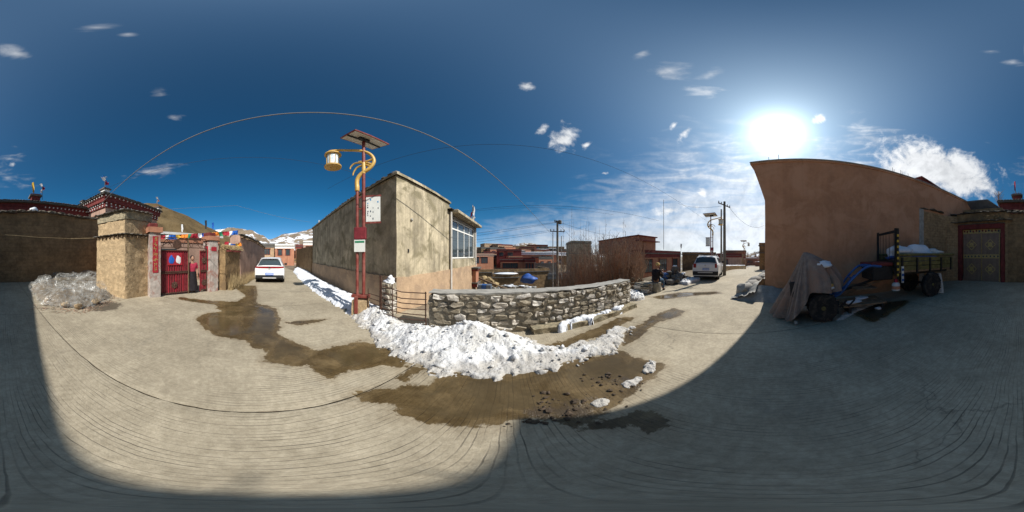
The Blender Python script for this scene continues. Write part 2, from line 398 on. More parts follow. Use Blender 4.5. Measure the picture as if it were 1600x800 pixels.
def stonemat():
    m, g, bs, out = newmat('wall_stone')
    oi = g.node('ShaderNodeObjectInfo'); r = oi.outputs['Random']
    pos = g.node('ShaderNodeNewGeometry').outputs['Position']
    cr = g.node('ShaderNodeValToRGB'); g.put(cr.inputs[0], r); e = cr.color_ramp.elements
    e[0].position = 0; e[0].color = (.30,.255,.185,1); e[1].position = 1; e[1].color = (.76,.71,.62,1)
    for p, cc in ((.3, (.38,.325,.24,1)), (.5, (.47,.405,.31,1)), (.62, (.60,.54,.455,1)), (.8, (.70,.645,.56,1))):
        x = e.new(p); x.color = cc
    n = g.noise(pos, 14, 6, .65, .4)
    cl = g.mix(1.0, cr.outputs[0], g.mix(g.ramp(n, .3, .7), (.62,.6,.57,1), (1.15,1.15,1.15,1)), 'MULTIPLY')
    g.put(bs.inputs['Base Color'], cl); bs.inputs['Roughness'].default_value = .9; bs.inputs['Specular IOR Level'].default_value = .2
    bn = g.node('ShaderNodeBump'); bn.inputs['Strength'].default_value = .7; bn.inputs['Distance'].default_value = .025
    g.put(bn.inputs['Height'], g.noise(pos, 20, 6, .65)); g.l.new(bn.outputs[0], bs.inputs['Normal'])
    return m
M_stone = stonemat()
def roadmat():
    m, g, bs, out = newmat('road_concrete')
    pos = g.node('ShaderNodeNewGeometry').outputs['Position']
    at = g.node('ShaderNodeAttribute', attribute_name='wet').outputs['Fac']
    at2 = g.node('ShaderNodeAttribute', attribute_name='dirt').outputs['Fac']
    a = g.noise(pos, .55, 6, .6, .4); b = g.noise(pos, 4.5, 6, .65, .2); gn = g.noise(pos, 90, 3, .6)
    f = g.math('ADD', g.math('MULTIPLY', a, .6), g.math('MULTIPLY', b, .4))
    cl = g.mix(g.ramp(f, .32, .68), (.300,.252,.176,1), (.465,.397,.284,1))
    # faint old stains
    st = g.ramp(g.noise(pos, 1.3, 5, .7, 1.0), .56, .74, 0, .32)
    cl = g.mix(st, cl, (.215,.19,.15,1))
    cl = g.mix(1.0, cl, g.mix(gn, (.80,.80,.80,1), (1.18,1.18,1.18,1)), 'MULTIPLY')
    # raked grooves across the street
    sp = g.node('ShaderNodeSeparateXYZ'); g.put(sp.inputs[0], pos)
    wob = g.math('MULTIPLY', g.math('SUBTRACT', g.noise(pos, .8, 2, .5), .5), .16)
    wob = g.math('ADD', wob, g.math('MULTIPLY', g.math('SUBTRACT', g.noise(pos, 9, 2, .5), .5), .012))
    ph = g.math('MULTIPLY', g.math('ADD', sp.outputs[0], wob), 2*math.pi/.041)
    sn = g.math('SINE', ph)
    line = g.ramp(sn, .66, 1.0)
    wear = g.math('MULTIPLY', g.ramp(g.noise(pos, .8, 5, .65, .8), .32, .58, .12, 1), g.ramp(g.noise(g.mapping(pos, sc=(9, 1.6, 1)), 1.0, 4, .65), .28, .58, .15, 1))
    gv = g.ramp(g.noise(g.mapping(pos, sc=(21, .9, 1)), 1.0, 3, .6), .36, .62, .08, 1)
    line = g.math('MULTIPLY', g.math('MULTIPLY', line, wear), gv)
    mot = g.noise(pos, 17, 5, .7, .3)
    cl = g.mix(1.0, cl, g.mix(g.ramp(mot, .3, .7), (.84,.83,.81,1), (1.12,1.12,1.12,1)), 'MULTIPLY')
    vo = g.node('ShaderNodeTexVoronoi', feature='DISTANCE_TO_EDGE'); vo.inputs['Scale'].default_value = .33
    dv = g.node('ShaderNodeTexNoise'); g.put(dv.inputs['Vector'], pos); dv.inputs['Scale'].default_value = 1.6; dv.inputs['Detail'].default_value = 6
    g.put(vo.inputs['Vector'], g.vmath('ADD', pos, g.mapping(dv.outputs['Color'], sc=(.7,.7,.7))))
    ck = g.math('MULTIPLY', g.ramp(vo.outputs['Distance'], .0, .0035, 1, 0), g.ramp(g.noise(pos, .45, 2, .5), .54, .62))
    cl = g.mix(g.math('MULTIPLY', ck, .4), cl, (.06,.05,.038,1))
    cl = g.mix(g.math('MULTIPLY', line, .78), cl, (.075,.063,.046,1))
    # grit and tyre-worn darker lanes
    gr = g.ramp(g.noise(pos, 34, 3, .7), .66, .74, 0, .55); cl = g.mix(g.math('MULTIPLY', gr, g.ramp(g.noise(pos, 1.1, 3, .6), .45, .65)), cl, (.10,.082,.058,1))
    ln = g.ramp(g.noise(g.mapping(pos, sc=(.12, 1.5, 1)), 1.0, 4, .6, .3), .52, .72, 0, .22); cl = g.mix(ln, cl, (.20,.17,.125,1))
    # wet area, sharp ragged edge
    rag = g.math('MULTIPLY', g.math('SUBTRACT', g.noise(pos, 3.6, 8, .74, .35), .5), .95)
    wv = g.math('ADD', at, rag)
    wet = g.ramp(wv, -.02, .045); deep = g.math('MULTIPLY', g.ramp(wv, .16, .40), g.ramp(g.noise(pos, 1.3, 4, .6, .4), .38, .54))
    wetcol = g.mix(1.0, cl, g.mix(g.ramp(g.noise(pos, 2.1, 5, .65, .5), .35, .65), (.22,.165,.085,1), (.42,.34,.22,1)), 'MULTIPLY')
    damp = g.ramp(wv, -.42, .02, 0, .30); cl = g.mix(damp, cl, g.mix(1.0, cl, (.55,.47,.37,1), 'MULTIPLY'))
    cl = g.mix(wet, cl, wetcol)
    cl = g.mix(g.math('MULTIPLY', deep, .6), cl, (.075,.055,.028,1))
    dn = g.math('ADD', at2, g.math('MULTIPLY', g.math('SUBTRACT', g.noise(pos, 5, 6, .72), .5), 1.5))
    dm = g.ramp(dn, .05, .42)
    cl = g.mix(g.math('MULTIPLY', dm, .8), cl, (.055,.040,.026,1))
    g.put(bs.inputs['Base Color'], cl)
    ro = g.math('SUBTRACT', .88, g.math('MULTIPLY', wet, .50))
    ro = g.math('SUBTRACT', ro, g.math('MULTIPLY', g.math('MULTIPLY', deep, g.math('SUBTRACT', 1, dm)), .34))
    g.put(bs.inputs['Roughness'], ro); bs.inputs['Specular IOR Level'].default_value = .35
    bn = g.node('ShaderNodeBump'); bn.inputs['Distance'].default_value = .012
    dry = g.math('SUBTRACT', 1, g.math('MULTIPLY', deep, .8))
    hgt = g.math('ADD', g.math('MULTIPLY', line, -.30), g.math('MULTIPLY', g.noise(pos, 55, 4, .6), .5))
    hgt = g.math('ADD', hgt, g.math('MULTIPLY', g.noise(pos, 7, 4, .6), .6))
    hgt = g.math('ADD', hgt, g.math('MULTIPLY', dm, 1.2))
    g.put(bn.inputs['Strength'], g.math('MULTIPLY', dry, .55)); g.put(bn.inputs['Height'], hgt); g.l.new(bn.outputs[0], bs.inputs['Normal'])
    return m
M_road = roadmat()
def hillmat(name, c1, c2, snow, thr):
    m, g, bs, out = newmat(name)
    geo = g.node('ShaderNodeNewGeometry'); pos = geo.outputs['Position']
    n = g.noise(pos, .05, 8, .65, .5); n2 = g.noise(pos, .6, 5, .7)
    cl = g.mix(g.ramp(n, .35, .65), rgb(c1), rgb(c2))
    cl = g.mix(g.ramp(n2, .5, .75, 0, .55), cl, rgb(c1, .5))
    if snow:
        v = g.noise(g.mapping(pos, sc=(.012,.012,.03)), 1.0, 9, .68, .6)
        cl = g.mix(g.ramp(v, thr, thr+.05), (.78,.80,.84,1), cl)
    g.put(bs.inputs['Base Color'], cl); bs.inputs['Roughness'].default_value = .95; bs.inputs['Specular IOR Level'].default_value = .1
    bn = g.node('ShaderNodeBump'); bn.inputs['Strength'].default_value = .6; bn.inputs['Distance'].default_value = 1.0
    g.put(bn.inputs['Height'], g.noise(pos, .25, 7, .7)); g.l.new(bn.outputs[0], bs.inputs['Normal'])
    return m
M_hill = hillmat('brown_hillside', (.115,.078,.036), (.16,.112,.055), False, 0)
M_snowhill = hillmat('snowy_mountain', (.19,.145,.10), (.25,.19,.13), True, .44)
M_ground = hillmat('valley_ground', (.19,.15,.10), (.25,.20,.14), True, .40)
M_mudcrumb = mat('mud_crumb', (.075,.052,.033), var=.4, scale=20, bump=.4)
# ------------------------------------------------------------------ ground, road, hills, snow
def yN(x): return 12.0 if x < -3.0 else (4.0+0.18*(x+1.7) if x < 4.5 else 5.15+0.45*(min(x, 12)-4.5))
def th(x, y):
    D = 4.2 - 3.3*sstep(5.5, 11, x)*(1-sstep(20, 34, y))
    dr = D*sstep(0, 5.0, y-yN(x))
    rise = 0.13*min(110, max(0, y-35))*(1-sstep(40, 120, x))*sstep(-140, -60, x)
    east = -10*sstep(60, 260, x)*(1-sstep(600, 1500, x))
    far = -14*sstep(160, 420, y)
    z = gz(x, y) - 0.07 - dr + rise + east + far
    if y-yN(x) > 1.5 or abs(x) > 40 or y < -25: z += 0.5*noise.noise(Vector((x*.06, y*.06, 0)))*min(1, math.hypot(x, y)/60)
    return z
ax = list(np.arange(-30, 30.01, 0.5)); k = 30.0
far_ = []
while k < 6500: k *= 1.13; far_.append(k)
ax = [-q for q in reversed(far_)] + ax + far_
mb = MB(); n = len(ax)
mb.v = [(x, y, th(x, y)) for y in ax for x in ax]
mb.f = [(j*n+i, j*n+i+1, (j+1)*n+i+1, (j+1)*n+i) for j in range(n-1) for i in range(n-1)]
tag(mb.build('ground', M_ground, smooth=60, recalc=False), kind='structure')

# --- wet and dirty areas (surveyed outlines on the pavement)
def zl(pts): return [G(x/2, y/2+440).xy for x, y in pts]
def zr(pts): return [G(x/2+800, y/2+440).xy for x, y in pts]
WET = [zl([(612,115),(640,100),(690,92),(668,70),(600,64),(552,56),(560,50),(660,60),(740,62),(770,45),(735,20),(740,12),(800,12),(806,40),(800,65),(860,82),(880,120),(868,165),(940,195),(990,214),(1060,203),(1130,187),(1185,195),(1235,225),(1280,255),(1250,272),(1200,264),(1100,276),(1058,296),(1035,310),(980,284),(965,262),(900,262),(815,250),(840,215),(780,200),(765,180),(690,175),(640,150)]),
       zl([(1285,256),(1340,275),(1500,285),(1600,285)]) + zr([(60,270),(200,245),(330,215),(380,235),(470,250),(482,270),(430,310),(385,340),(350,385),(300,425),(200,440),(100,435),(0,425)]) + zl([(1560,450),(1480,455),(1400,450),(1300,430),(1222,424),(1240,395),(1180,380),(1108,380),(1112,352),(1200,332),(1262,322),(1330,325),(1370,300),(1330,280),(1262,318),(1240,300)]),
       zr([(170,462),(300,432),(400,395),(440,400),(512,455),(440,470),(330,452)]),
       zr([(95,200),(250,150),(330,112),(390,110),(300,160),(200,195),(110,220)]),
       zr([(430,112),(500,82),(545,92),(520,110),(450,130),(385,185),(342,205),(350,160)]),
       zr([(430,48),(520,34),(640,30),(660,37),(560,45),(470,56)]),
       zl([(892,130),(940,120),(1020,117),(1000,126),(930,136)]),
       zr([(1040,85),(1140,70),(1250,62),(1210,90),(1130,132),(1080,112)])]
DIRT = [zr([(0,395),(100,360),(200,365),(290,355),(330,390),(300,425),(210,445),(130,445),(40,440)]), zl([(1560,395),(1600,380),(1600,440),(1560,430)]),
        zr([(230,300),(300,290),(420,290),(400,330),(300,335)]), zr([(470,195),(510,195),(510,220),(480,225)]),
        zl([(250,90),(330,60),(390,75),(380,95),(300,105)]), zl([(1080,195),(1150,190),(1170,205),(1100,215)]), zr([(1040,85),(1140,70),(1250,62),(1130,132)])]
def sdist(px, py, poly):
    """signed distance (inside > 0) of many points to a polygon"""
    poly = [tuple(p) for p in poly]; best = np.full(px.shape, 1e9); ins = np.zeros(px.shape, bool)
    for i in range(len(poly)):
        x0, y0 = poly[i]; x1, y1 = poly[(i+1) % len(poly)]; dx, dy = x1-x0, y1-y0; L = dx*dx+dy*dy+1e-12
        t = np.clip(((px-x0)*dx+(py-y0)*dy)/L, 0, 1)
        best = np.minimum(best, (px-x0-t*dx)**2+(py-y0-t*dy)**2)
        c = ((y0 > py) != (y1 > py)) & (px < dx*(py-y0)/(dy if abs(dy) > 1e-12 else 1e-12)+x0); ins ^= c
    d = np.sqrt(best); return np.where(ins, d, -d)
def field(px, py, polys, sc):
    f = np.full(px.shape, -1e9)
    for q in polys: f = np.maximum(f, sdist(px, py, q))
    return np.clip(f/sc, -1, 1)

mb = MB().grid(60, 30, lambda u, v: (-34+88*u, -12+18*v, gz(-34+88*u, -12+18*v)-0.035))
road = mb.build('road', M_earth, smooth=60); tag(road, kind='structure')
# joints between the cast slabs: lines x = a + b*y
J = [(-34,0),(-29,.05),(-24.6,.05),(-20.3,.05),(-15.4,.04),(-9.8,.04),(-5.2,.03),(-1.16,-.02),(3.28,-.235),(8.1,-.2),(12.4,-.15),(16.8,-.1),(21,-.1),(25.5,-.1),(30,-.1),(36,-.1),(42,0),(54,0)]
def slab(i, y0, y1, step):
    (a0, b0), (a1, b1) = J[i], J[i+1]; gap = 0.007
    w = a1-a0; nx = max(2, int(w/step)); ny = max(2, int((y1-y0)/step)); b = MB()
    def fn(u, v):
        y = y0+gap+(y1-y0-2*gap)*v; xa = a0+b0*y+gap; xb = a1+b1*y-gap
        wob = 0.010*noise.noise(Vector((0, y*5, i)))+0.006*noise.noise(Vector((0, y*21, i)))
        x = xa+(xb-xa)*u + (wob if u in (0.0, 1.0) else 0)
        return (x, y, gz(x, y)+0.006*noise.noise(Vector((x*.5, y*.5, 3)))-(0.006 if u in (0.0, 1.0) or v in (0.0, 1.0) else 0))
    b.grid(nx, ny, fn); o = b.build('slab', M_road, road, smooth=60)
    co = np.array(b.v); me = o.data
    for nm, polys, sc in (('wet', WET, .45), ('dirt', DIRT, .5)):
        near = abs(co[:, 0]).min() < 14
        val = field(co[:, 0], co[:, 1], polys, sc) if near else np.full(len(co), -1.0)
        me.attributes.new(nm, 'FLOAT', 'POINT').data.foreach_set('value', val.astype(np.float32))
    return o
for i in range(len(J)-1):
    xm = (J[i][0]+J[i+1][0])/2; st = 0.07 if -6 < xm < 6 else (0.12 if -14 < xm < 13 else 0.5)
    top = 4.15 if xm < 3 else (5.0 if xm < 8 else 6.0)
    slab(i, -11.5, -4.22, st*2); slab(i, -4.22, top, st)

def hill(name, prof, d0, d1, d2, m, amp, seed, base=-3):
    """hill with the skyline given as azimuth/elevation marks, its foot at d0, crest at d1, far foot at d2"""
    xs = [p[0] for p in prof]; ys = [p[1] for p in prof]; b = MB(); nx = 160; ny = 46
    def fn(u, v):
        x = xs[0]+(xs[-1]-xs[0])*u; y = np.interp(x, xs, ys); a = azr(x)
        zc = CAMZ + d1*math.tan(elr(float(y))); t = v/0.66
        if t <= 1: d = d0+(d1-d0)*t; z = base+(zc-base)*(t**0.9)
        else: d = d1+(d2-d1)*(t-1)/0.515; z = zc+(base-zc)*((t-1)/0.515)**1.4
        q = Vector((d*math.sin(a), d*math.cos(a), 0)); k = math.sin(min(1, t)*math.pi) if t <= 1 else 0.4
        w = noise.fractal(Vector((q.x/d1*9+seed, q.y/d1*9, seed)), 0.9, 2.1, 6)
        return (q.x, q.y, z + amp*w*(0.25+0.75*k))
    b.grid(nx, ny, fn); return tag(b.build(name, m, smooth=180, recalc=False), kind='structure')
hill('hill', [(-70,470),(0,395),(60,360),(120,333),(180,318),(245,318),(285,333),(330,357),(372,378),(420,401)], 60, 190, 420, M_hill, 5.0, 3)
hill('snowy_mountain', [(290,400),(325,361),(360,354),(395,361),(420,375),(440,367),(470,362),(510,356),(545,366),(600,372),(650,405)], 300, 900, 1500, M_snowhill, 26, 9, -20)
hill('snowy_mountain', [(690,412),(740,391),(770,388),(800,383),(830,380),(850,384),(870,391),(910,396),(960,399),(1010,410)], 500, 2600, 3600, M_snowhill, 40, 21, -30)
hill('mountain', [(1020,416),(1080,404),(1120,397),(1170,398),(1195,391),(1240,381),(1330,392),(1400,400),(1480,420)], 700, 2500, 4000, M_snowhill, 60, 33, -40)

# --- snow
def blob_field(name, m, poly, step, hfun, label, cat='snow', edge=0.10, seed=0, kind='stuff', chunk=0.06, zfun=gz, rag=1.0):
    poly = [tuple(p) for p in poly]; xs = [p[0] for p in poly]; ys = [p[1] for p in poly]
    X = np.arange(min(xs)-.15, max(xs)+.15, step); Y = np.arange(min(ys)-.15, max(ys)+.15, step)
    PX, PY = np.meshgrid(X, Y); D = sdist(PX, PY, poly); idx = -np.ones(PX.shape, int); b = MB()
    for j in range(PX.shape[0]):
        for i in range(PX.shape[1]):
            x, y, d = float(PX[j, i]), float(PY[j, i]), float(D[j, i])
            d += rag*(.16*noise.noise(Vector((x*3.1+seed, y*3.1, 0)))+.09*noise.noise(Vector((x*9+seed, y*9, 2)))+.05*noise.noise(Vector((x*22+seed, y*22, 2))))
            if d < -.06: continue
            h = hfun(x, y, d)
            w = abs(noise.noise(Vector((x*4.2, y*4.2, seed))))*1.2+abs(noise.noise(Vector((x*10, y*10, seed+4))))*.6+noise.noise(Vector((x*23, y*23, seed)))*.30+abs(noise.noise(Vector((x*41, y*41, seed))))*.34
            z = max(0, h)*(1+0*w) + chunk*(w-.3)*min(1, max(0, d)/edge)
            if d < .0: z = -.03
            idx[j, i] = len(b.v)
            jx = .3*step*noise.noise(Vector((x*17, y*17, 8))); b.v.append((x+jx, y-jx, zfun(x, y)+max(z, -.03)+.004))
    for j in range(PX.shape[0]-1):
        for i in range(PX.shape[1]-1):
            q = (idx[j, i], idx[j, i+1], idx[j+1, i+1], idx[j+1, i])
            if min(q) >= 0: b.f.append(tuple(int(t) for t in q))
    o = b.build(name, m, smooth=180, recalc=False); return tag(o, label, cat, kind=kind)
def gp(*pts): return [G(x, y).xy for x, y in pts]
bank = gp((545,492),(575,518),(592,546),(640,571),(690,584),(760,588),(830,581),(900,566),(950,551),(972,530),(988,514),(966,511),(935,527),(890,541),(850,544),(828,538)) + [(.35,2.95),(-.3,2.97),(-1.0,2.98),(-1.72,2.92),(-2.1,2.95),(-2.5,3.0),(-2.75,3.1),(-3.2,3.2),(-3.5,3.15),(-3.75,2.9)]
pk = [(-.72,2.72,.42,.30,.34), (-1.55,2.60,.40,.28,.14), (-.15,2.70,.40,.22,.20), (-1.1,2.40,.8,.30,.08), (.45,2.50,.4,.16,.07), (-2.6,2.55,.5,.35,.12), (2.1,2.95,.8,.14,.07), (-3.1,2.75,.4,.3,.16)]
def bankh(x, y, d):
    return .035*min(1, max(0, d)/.06)+.10*sstep(.10, .55, d) + sum(a*math.exp(-((x-cx_)/sx_)**2-((y-cy_)/sy_)**2) for cx_, cy_, sx_, sy_, a in pk)*min(1, max(0, d)/.18)
blob_field('snow_bank', M_snowdirty, bank, .018, bankh, 'heaped melting snow shovelled up against the rubble stone wall', chunk=.052, edge=.5, seed=1)
random.seed(21); bx0 = [p_[0] for p_ in bank]; by0 = [p_[1] for p_ in bank]; cl_ = MB(); bank_t = [tuple(p_) for p_ in bank]; cand = np.array([(rnd(min(bx0), max(bx0)), rnd(min(by0), max(by0))) for _ in range(800)]); dd = sdist(cand[:,0], cand[:,1], bank_t)
for (x_, y_), d_ in zip(cand, dd):
    if d_ < -.10 or (d_ < .04 and rnd(0, 1) < .55): continue
    s_ = rnd(.005, .011)+rnd(0, 1)**9*.05; z_ = bankh(x_, y_, d_)+.02*min(1, max(0, d_)/.3)+(.05*abs(noise.noise(Vector((x_*4.2, y_*4.2, 1))))*min(1, max(0, d_)/.45)) if d_ > 0 else 0
    cl_.rock((x_, y_, max(s_*.4, z_+.01)), (s_*rnd(.8,1.4), s_*rnd(.8,1.3), s_*rnd(.6,1)), int(x_*977) % 97, 1, .45)
tag(cl_.build('snow_clods', M_snowdirty, smooth=70), 'crumbs and clods of shovelled snow over the heaped bank', 'snow', kind='stuff')
random.seed(23); mc = MB(); dc = np.array([(rnd(-.6,2.2), rnd(.6,2.2)) for _ in range(2600)]); dm_ = field(dc[:,0], dc[:,1], DIRT[:3], .5)
for (x_, y_), d_ in zip(dc, dm_):
    if d_ < -.15 or rnd(0, 1) > .25+.5*max(0, d_) or noise.noise(Vector((x_*3, y_*3, 6))) < -.05: continue
    s_ = rnd(.004, .012)+rnd(0, 1)**4*.022; mc.rock((x_, y_, s_*.3+.004), (s_*1.3, s_, s_*.6), int(x_*733) % 61, 1, .5, rnd(0,3))
tag(mc.build('mud_crumbs', M_mudcrumb), 'dark crumbs of mud scattered over the wet paving', 'mud', kind='stuff')
strip = gp((560,498),(545,490),(520,475),(497,460),(480,447),(468,436),(459,425),(462,419),(474,419),(482,424)) + [(-11.6,4.45),(-9.5,4.15),(-7,3.85),(-5,3.62),(-4.2,3.5),(-3.3,3.35),(-3.2,3.05)]
blob_field('snow_strip', M_snow, strip, .05, lambda x, y, d: .17*min(1, max(0, d)/.3)**.7, 'long strip of clean snow lying along the shaded house wall', chunk=.06, edge=.3, seed=5)
curb_snow = [(.95,3.17),(1.5,3.28),(2.25,3.42),(2.9,3.58),(3.0,3.7),(2.2,3.6),(1.4,3.42),(.9,3.3)]
blob_field('snow_patch', M_snow, curb_snow, .03, lambda x, y, d: .14+.06*min(1, max(0, d)/.08), 'narrow patch of snow left on the footing of the stone wall', chunk=.04, seed=8)
def patch(px, lab, h=.05, chunk=.06, step=.02, seed=0): return blob_field('snow_patch', M_snowdirty, gp(*px), step*.8, lambda x, y, d: h*min(1, max(0, d)/.05)**.7, lab, chunk=chunk, seed=seed, rag=.45, edge=.05)
patch([(1003,580),(1010,565),(1021,561),(1026,566),(1018,582),(1008,584)], 'small lump of old snow left on the muddy paving', .035, .07, .014, 11)
patch([(970,600),(985,594),(1004,588),(1006,593),(992,601),(975,604)], 'thin dirty streak of snow beside the small snow lump', .012, .035, .012, 12)
patch([(932,632),(938,625),(946,626),(944,632),(936,634)], 'tiny snow remnant in the dark muddy patch', .015, .03, .01, 13)
patch([(982,462),(986,446),(991,455),(1004,462),(1009,468),(996,470),(986,470)], 'snow slumped at the end of the stone wall', .10, .12, .03, 14)
patch([(996,455),(1000,447),(1012,451),(1025,450),(1024,457),(1005,457)], 'snow heap at the foot of the stone seat', .12, .10, .03, 15)
patch([(1304,502),(1320,489),(1345,477),(1372,474),(1360,481),(1335,490),(1318,500)], 'shaded snow lying behind the tractor wheel', .03, .05, .03, 16)
patch([(1060,444),(1075,437),(1092,434),(1094,438),(1074,446)], 'grey snow ridge beside the parked SUV', .15, .12, .05, 17)
M_course = mat('greyish_course', (.34,.28,.18), var=.4, scale=6, bump=.9, bscale=14, dist=.05, c2=(.24,.21,.14), patch=3)
# ------------------------------------------------------------------ rubble stone wall by the street
A, Bp = Vector((-1.69, 3.0)), Vector((3.46, 3.92)); d = (Bp-A).normalized(); WL = (Bp-A).length
wall = thing('stone_wall', 'low rubble stone wall with cement capping beside the heaped snow', 'wall', (A.x, A.y, 0), frame_angle(d.x, d.y))
def wtop(x): return .86+.03*math.sin(x*1.1)+.05*sstep(2.4, 5.2, x)
MB().rough([(0.02,-.015),(WL-.02,-.015),(WL-.02,.36),(0.02,.36)], -1.2, .84, .09, .018, 6, 3, top=lambda x, y: wtop(x)-.03).build('mortar', M_mortar, wall, smooth=60)
MB().rough([(-.01,.0),(WL+.01,.0),(WL+.01,.40),(-.01,.40)], .85, .9, .07, .02, 6, 4, top=lambda x, y: wtop(x)+.006-.02*sstep(2.6,4.0,x)).build('capping', M_cap, wall, smooth=50)
cv = wall.children[-1]
for v in cv.data.vertices:                                   # the capping follows the rising top
    if v.co.z < .872: v.co.z += wtop(v.co.x)-.885
shapes = []
def stone_mesh(i):
    b = bmesh.new(); n = random.choice((4, 5, 5, 6, 7)); pts = []
    for k in range(n):
        t = 2*math.pi*(k+rnd(-.25, .25))/n + rnd(.3,.9)*0+.4+i*.37; sq = 1/max(abs(math.cos(t)), abs(math.sin(t)))
        pts.append((math.cos(t)*min(sq, 1.34)*.52*rnd(.88, 1.0), math.sin(t)*min(sq, 1.34)*.52*rnd(.86, 1.0)))
    back = [b.verts.new((p[0], .5, p[1])) for p in pts]; mid = [b.verts.new((p[0], -.1, p[1])) for p in pts]
    fr = [b.verts.new((p[0]*.90+rnd(-.03, .03), -.5+rnd(-.16, .16), p[1]*.86+rnd(-.03, .03))) for p in pts]
    for k in range(n):
        q = (k+1) % n
        b.faces.new((back[k], back[q], mid[q], mid[k])); b.faces.new((mid[k], mid[q], fr[q], fr[k]))
    c = b.verts.new((rnd(-.08,.08), -.5+rnd(-.12,.05), rnd(-.08,.08)))
    for k in range(n): b.faces.new((fr[k], fr[(k+1) % n], c))
    bmesh.ops.recalc_face_normals(b, faces=b.faces)
    me = bpy.data.meshes.new('stone'); b.to_mesh(me); b.free(); me.materials.append(M_stone); return me
shapes = [stone_mesh(i) for i in range(16)]
def put_stone(par, x, y, z, w, t, h, rx=0.0, rz=0.0):
    o = bpy.data.objects.new('stone', random.choice(shapes)); col.objects.link(o); o.parent = par
    o.location = (x, y, z); o.scale = (w, t, h); o.rotation_euler = (0, rx, rz); return o
zc = .0
rows = [.15,.13,.14,.12,.14,.12]
for r, rh in enumerate(rows):
    x = rnd(-.02, .1)
    while x < WL-.08:
        w = (rnd(.14, .46) if rnd(0,1) < .7 else rnd(.08,.16)) if x < 2.6 else rnd(.10, .34); w = min(w, WL-x)
        k = wtop(x+w/2)/sum(rows)*.965
        hh = rh*k*rnd(.72, 1.12)
        if w > .09: put_stone(wall, x+w/2, .03+rnd(-.012, .014), (zc+rh/2)*k+rnd(-.018,.018), w*.97, rnd(.12, .17), hh, rnd(-.16, .16), rnd(-.12,.12))
        x += w*1.01
    zc += rh
zc = 0
for r, rh in enumerate(rows):                                 # the wall's end
    for y in (.1, .29): put_stone(wall, WL-.01, y+rnd(-.02, .02), (zc+rh/2)*wtop(WL)/sum(rows)*.96, .18, .14, rh*1.05, 0, math.pi/2)
    zc += rh
ft = MB().rough([(2.1,-.26),(3.2,-.34),(WL,-.28),(WL,.05),(2.1,.05)], -.1, .13, .05, .035, 5, 8); ft.build('footing', M_course, wall, smooth=50)

# ------------------------------------------------------------------ bar fence between the wall and the house
a, b = Vector((-1.74, 2.97, 0)), Vector((-2.80, 2.70, 0)); fd = (b-a); fl = fd.length
fence = thing('bar_fence', 'rusty bar fence panel between the stone wall and the lamp post', 'fence', a, frame_angle(fd.x, fd.y))
for i, z in enumerate((.20, .33, .46, .58, .70, .84)):
    MB().tube([(-.02, 0, z+.01), (fl*.5, .015, z-.012+.01*(i % 2)), (fl, 0, z+.035+.012*i)], .0115, 6).build('rail', M_rust, fence, smooth=60)
MB().tube([(0,0,-.1),(.0,.0,.88)], .016, 6).build('post', M_rust, fence, smooth=60)
MB().tube([(fl*.70,.012,-.1),(fl*.72,.012,1.0)], .013, 6).build('post', M_rust, fence, smooth=60)
MB().bar((fl,0,-.1),(fl+.01,0,1.18), .05, .03, up=(0,1,0)).build('post', M_rust, fence)
side = thing('bar_gate', 'small rusty barred gate leaf leaning beside the lamp base', 'gate', (b.x-.03, b.y, 0), frame_angle(-.55, -.05))
for z in (.28, .40, .53, .65): MB().tube([(0,0,z),(.42,0,z+.03)], .009, 6).build('rail', M_rust, side, smooth=60)
for x in (.02, .42): MB().tube([(x,0,.1),(x-.01,0,.80)], .011, 6).build('stile', M_rust, side, smooth=60)
sp = thing('stone_pillar', 'short snow-topped stone pillar standing behind the bar fence', 'pillar', (-2.80, 2.98, 0))
MB().rough([(-.13,-.12),(.13,-.12),(.13,.12),(-.13,.12)], -.2, .98, .08, .02, 7, 2).build('core', M_mortar, sp, smooth=60)
for k in range(7):
    z = .07+k*.14
    for x in ((-.06, .07) if k % 2 else (0,)): put_stone(sp, x, -.11, z, (.13 if k % 2 else .25), .08, .135, rnd(-.08, .08))
    put_stone(sp, .12, 0, z, .23, .08, .135, 0, math.pi/2)
MB().rock((.01,0,1.00), (.13,.11,.085), 3, 3, .5).rock((.04,0,1.09), (.06,.06,.07), 8, 2, .5).build('snow_cap', M_snow, sp, smooth=180)

# ------------------------------------------------------------------ grey concrete house
f = Vector((.054, .998)); H0 = Vector((-2.92, 3.42))
hs_ = thing('concrete_house', 'weathered grey concrete house with tan plastered base and white window', 'house', (H0.x, H0.y, 0), frame_angle(f.x, f.y))
HT = 4.10; PL = 1.02
foot = [(0,0),(8.0,0),(8.0,10.95),(.94,10.95)]
up = [(.02,.03),(3.42,.03),(3.42,.30),(7.7,.30),(7.7,10.9),(.97,10.9)]
MB().rough(up, PL-.05, HT, .28, .012, 1.4, 5).build('wall', M_grey, hs_, smooth=40)
MB().rough([(-.025,-.02),(8.0,-.02),(8.0,10.97),(.92,10.97)], -4.6, PL, .11, .022, 4.5, 6, top=lambda x, y: PL+.035*noise.noise(Vector((x*3, y*3, 0)))+.02).build('plaster_base', M_tan, hs_, smooth=55)
MB().rough([(-.05,-.05),(3.44,-.05),(3.44,.35),(7.75,.35),(7.75,10.97),(.9,10.97)], HT-.005, HT+.085, .25, .012, 3, 7).build('roof_edge', M_grey, hs_, smooth=40)
q = [(0,0),(.94,10.95)]
for k in range(34):                                            # loose coping stones along the long side
    t = (k+.5)/34; MB().rock((.94*t+.0, .1+10.75*t, HT+.10), (rnd(.05,.09), rnd(.10,.18), rnd(.025,.05)), k, 1, .3).build('coping_stone', M_slate, hs_)
MB().rock((.10,.12,HT+.14), (.12,.12,.07), 5, 1).build('coping_stone', M_cap, hs_)
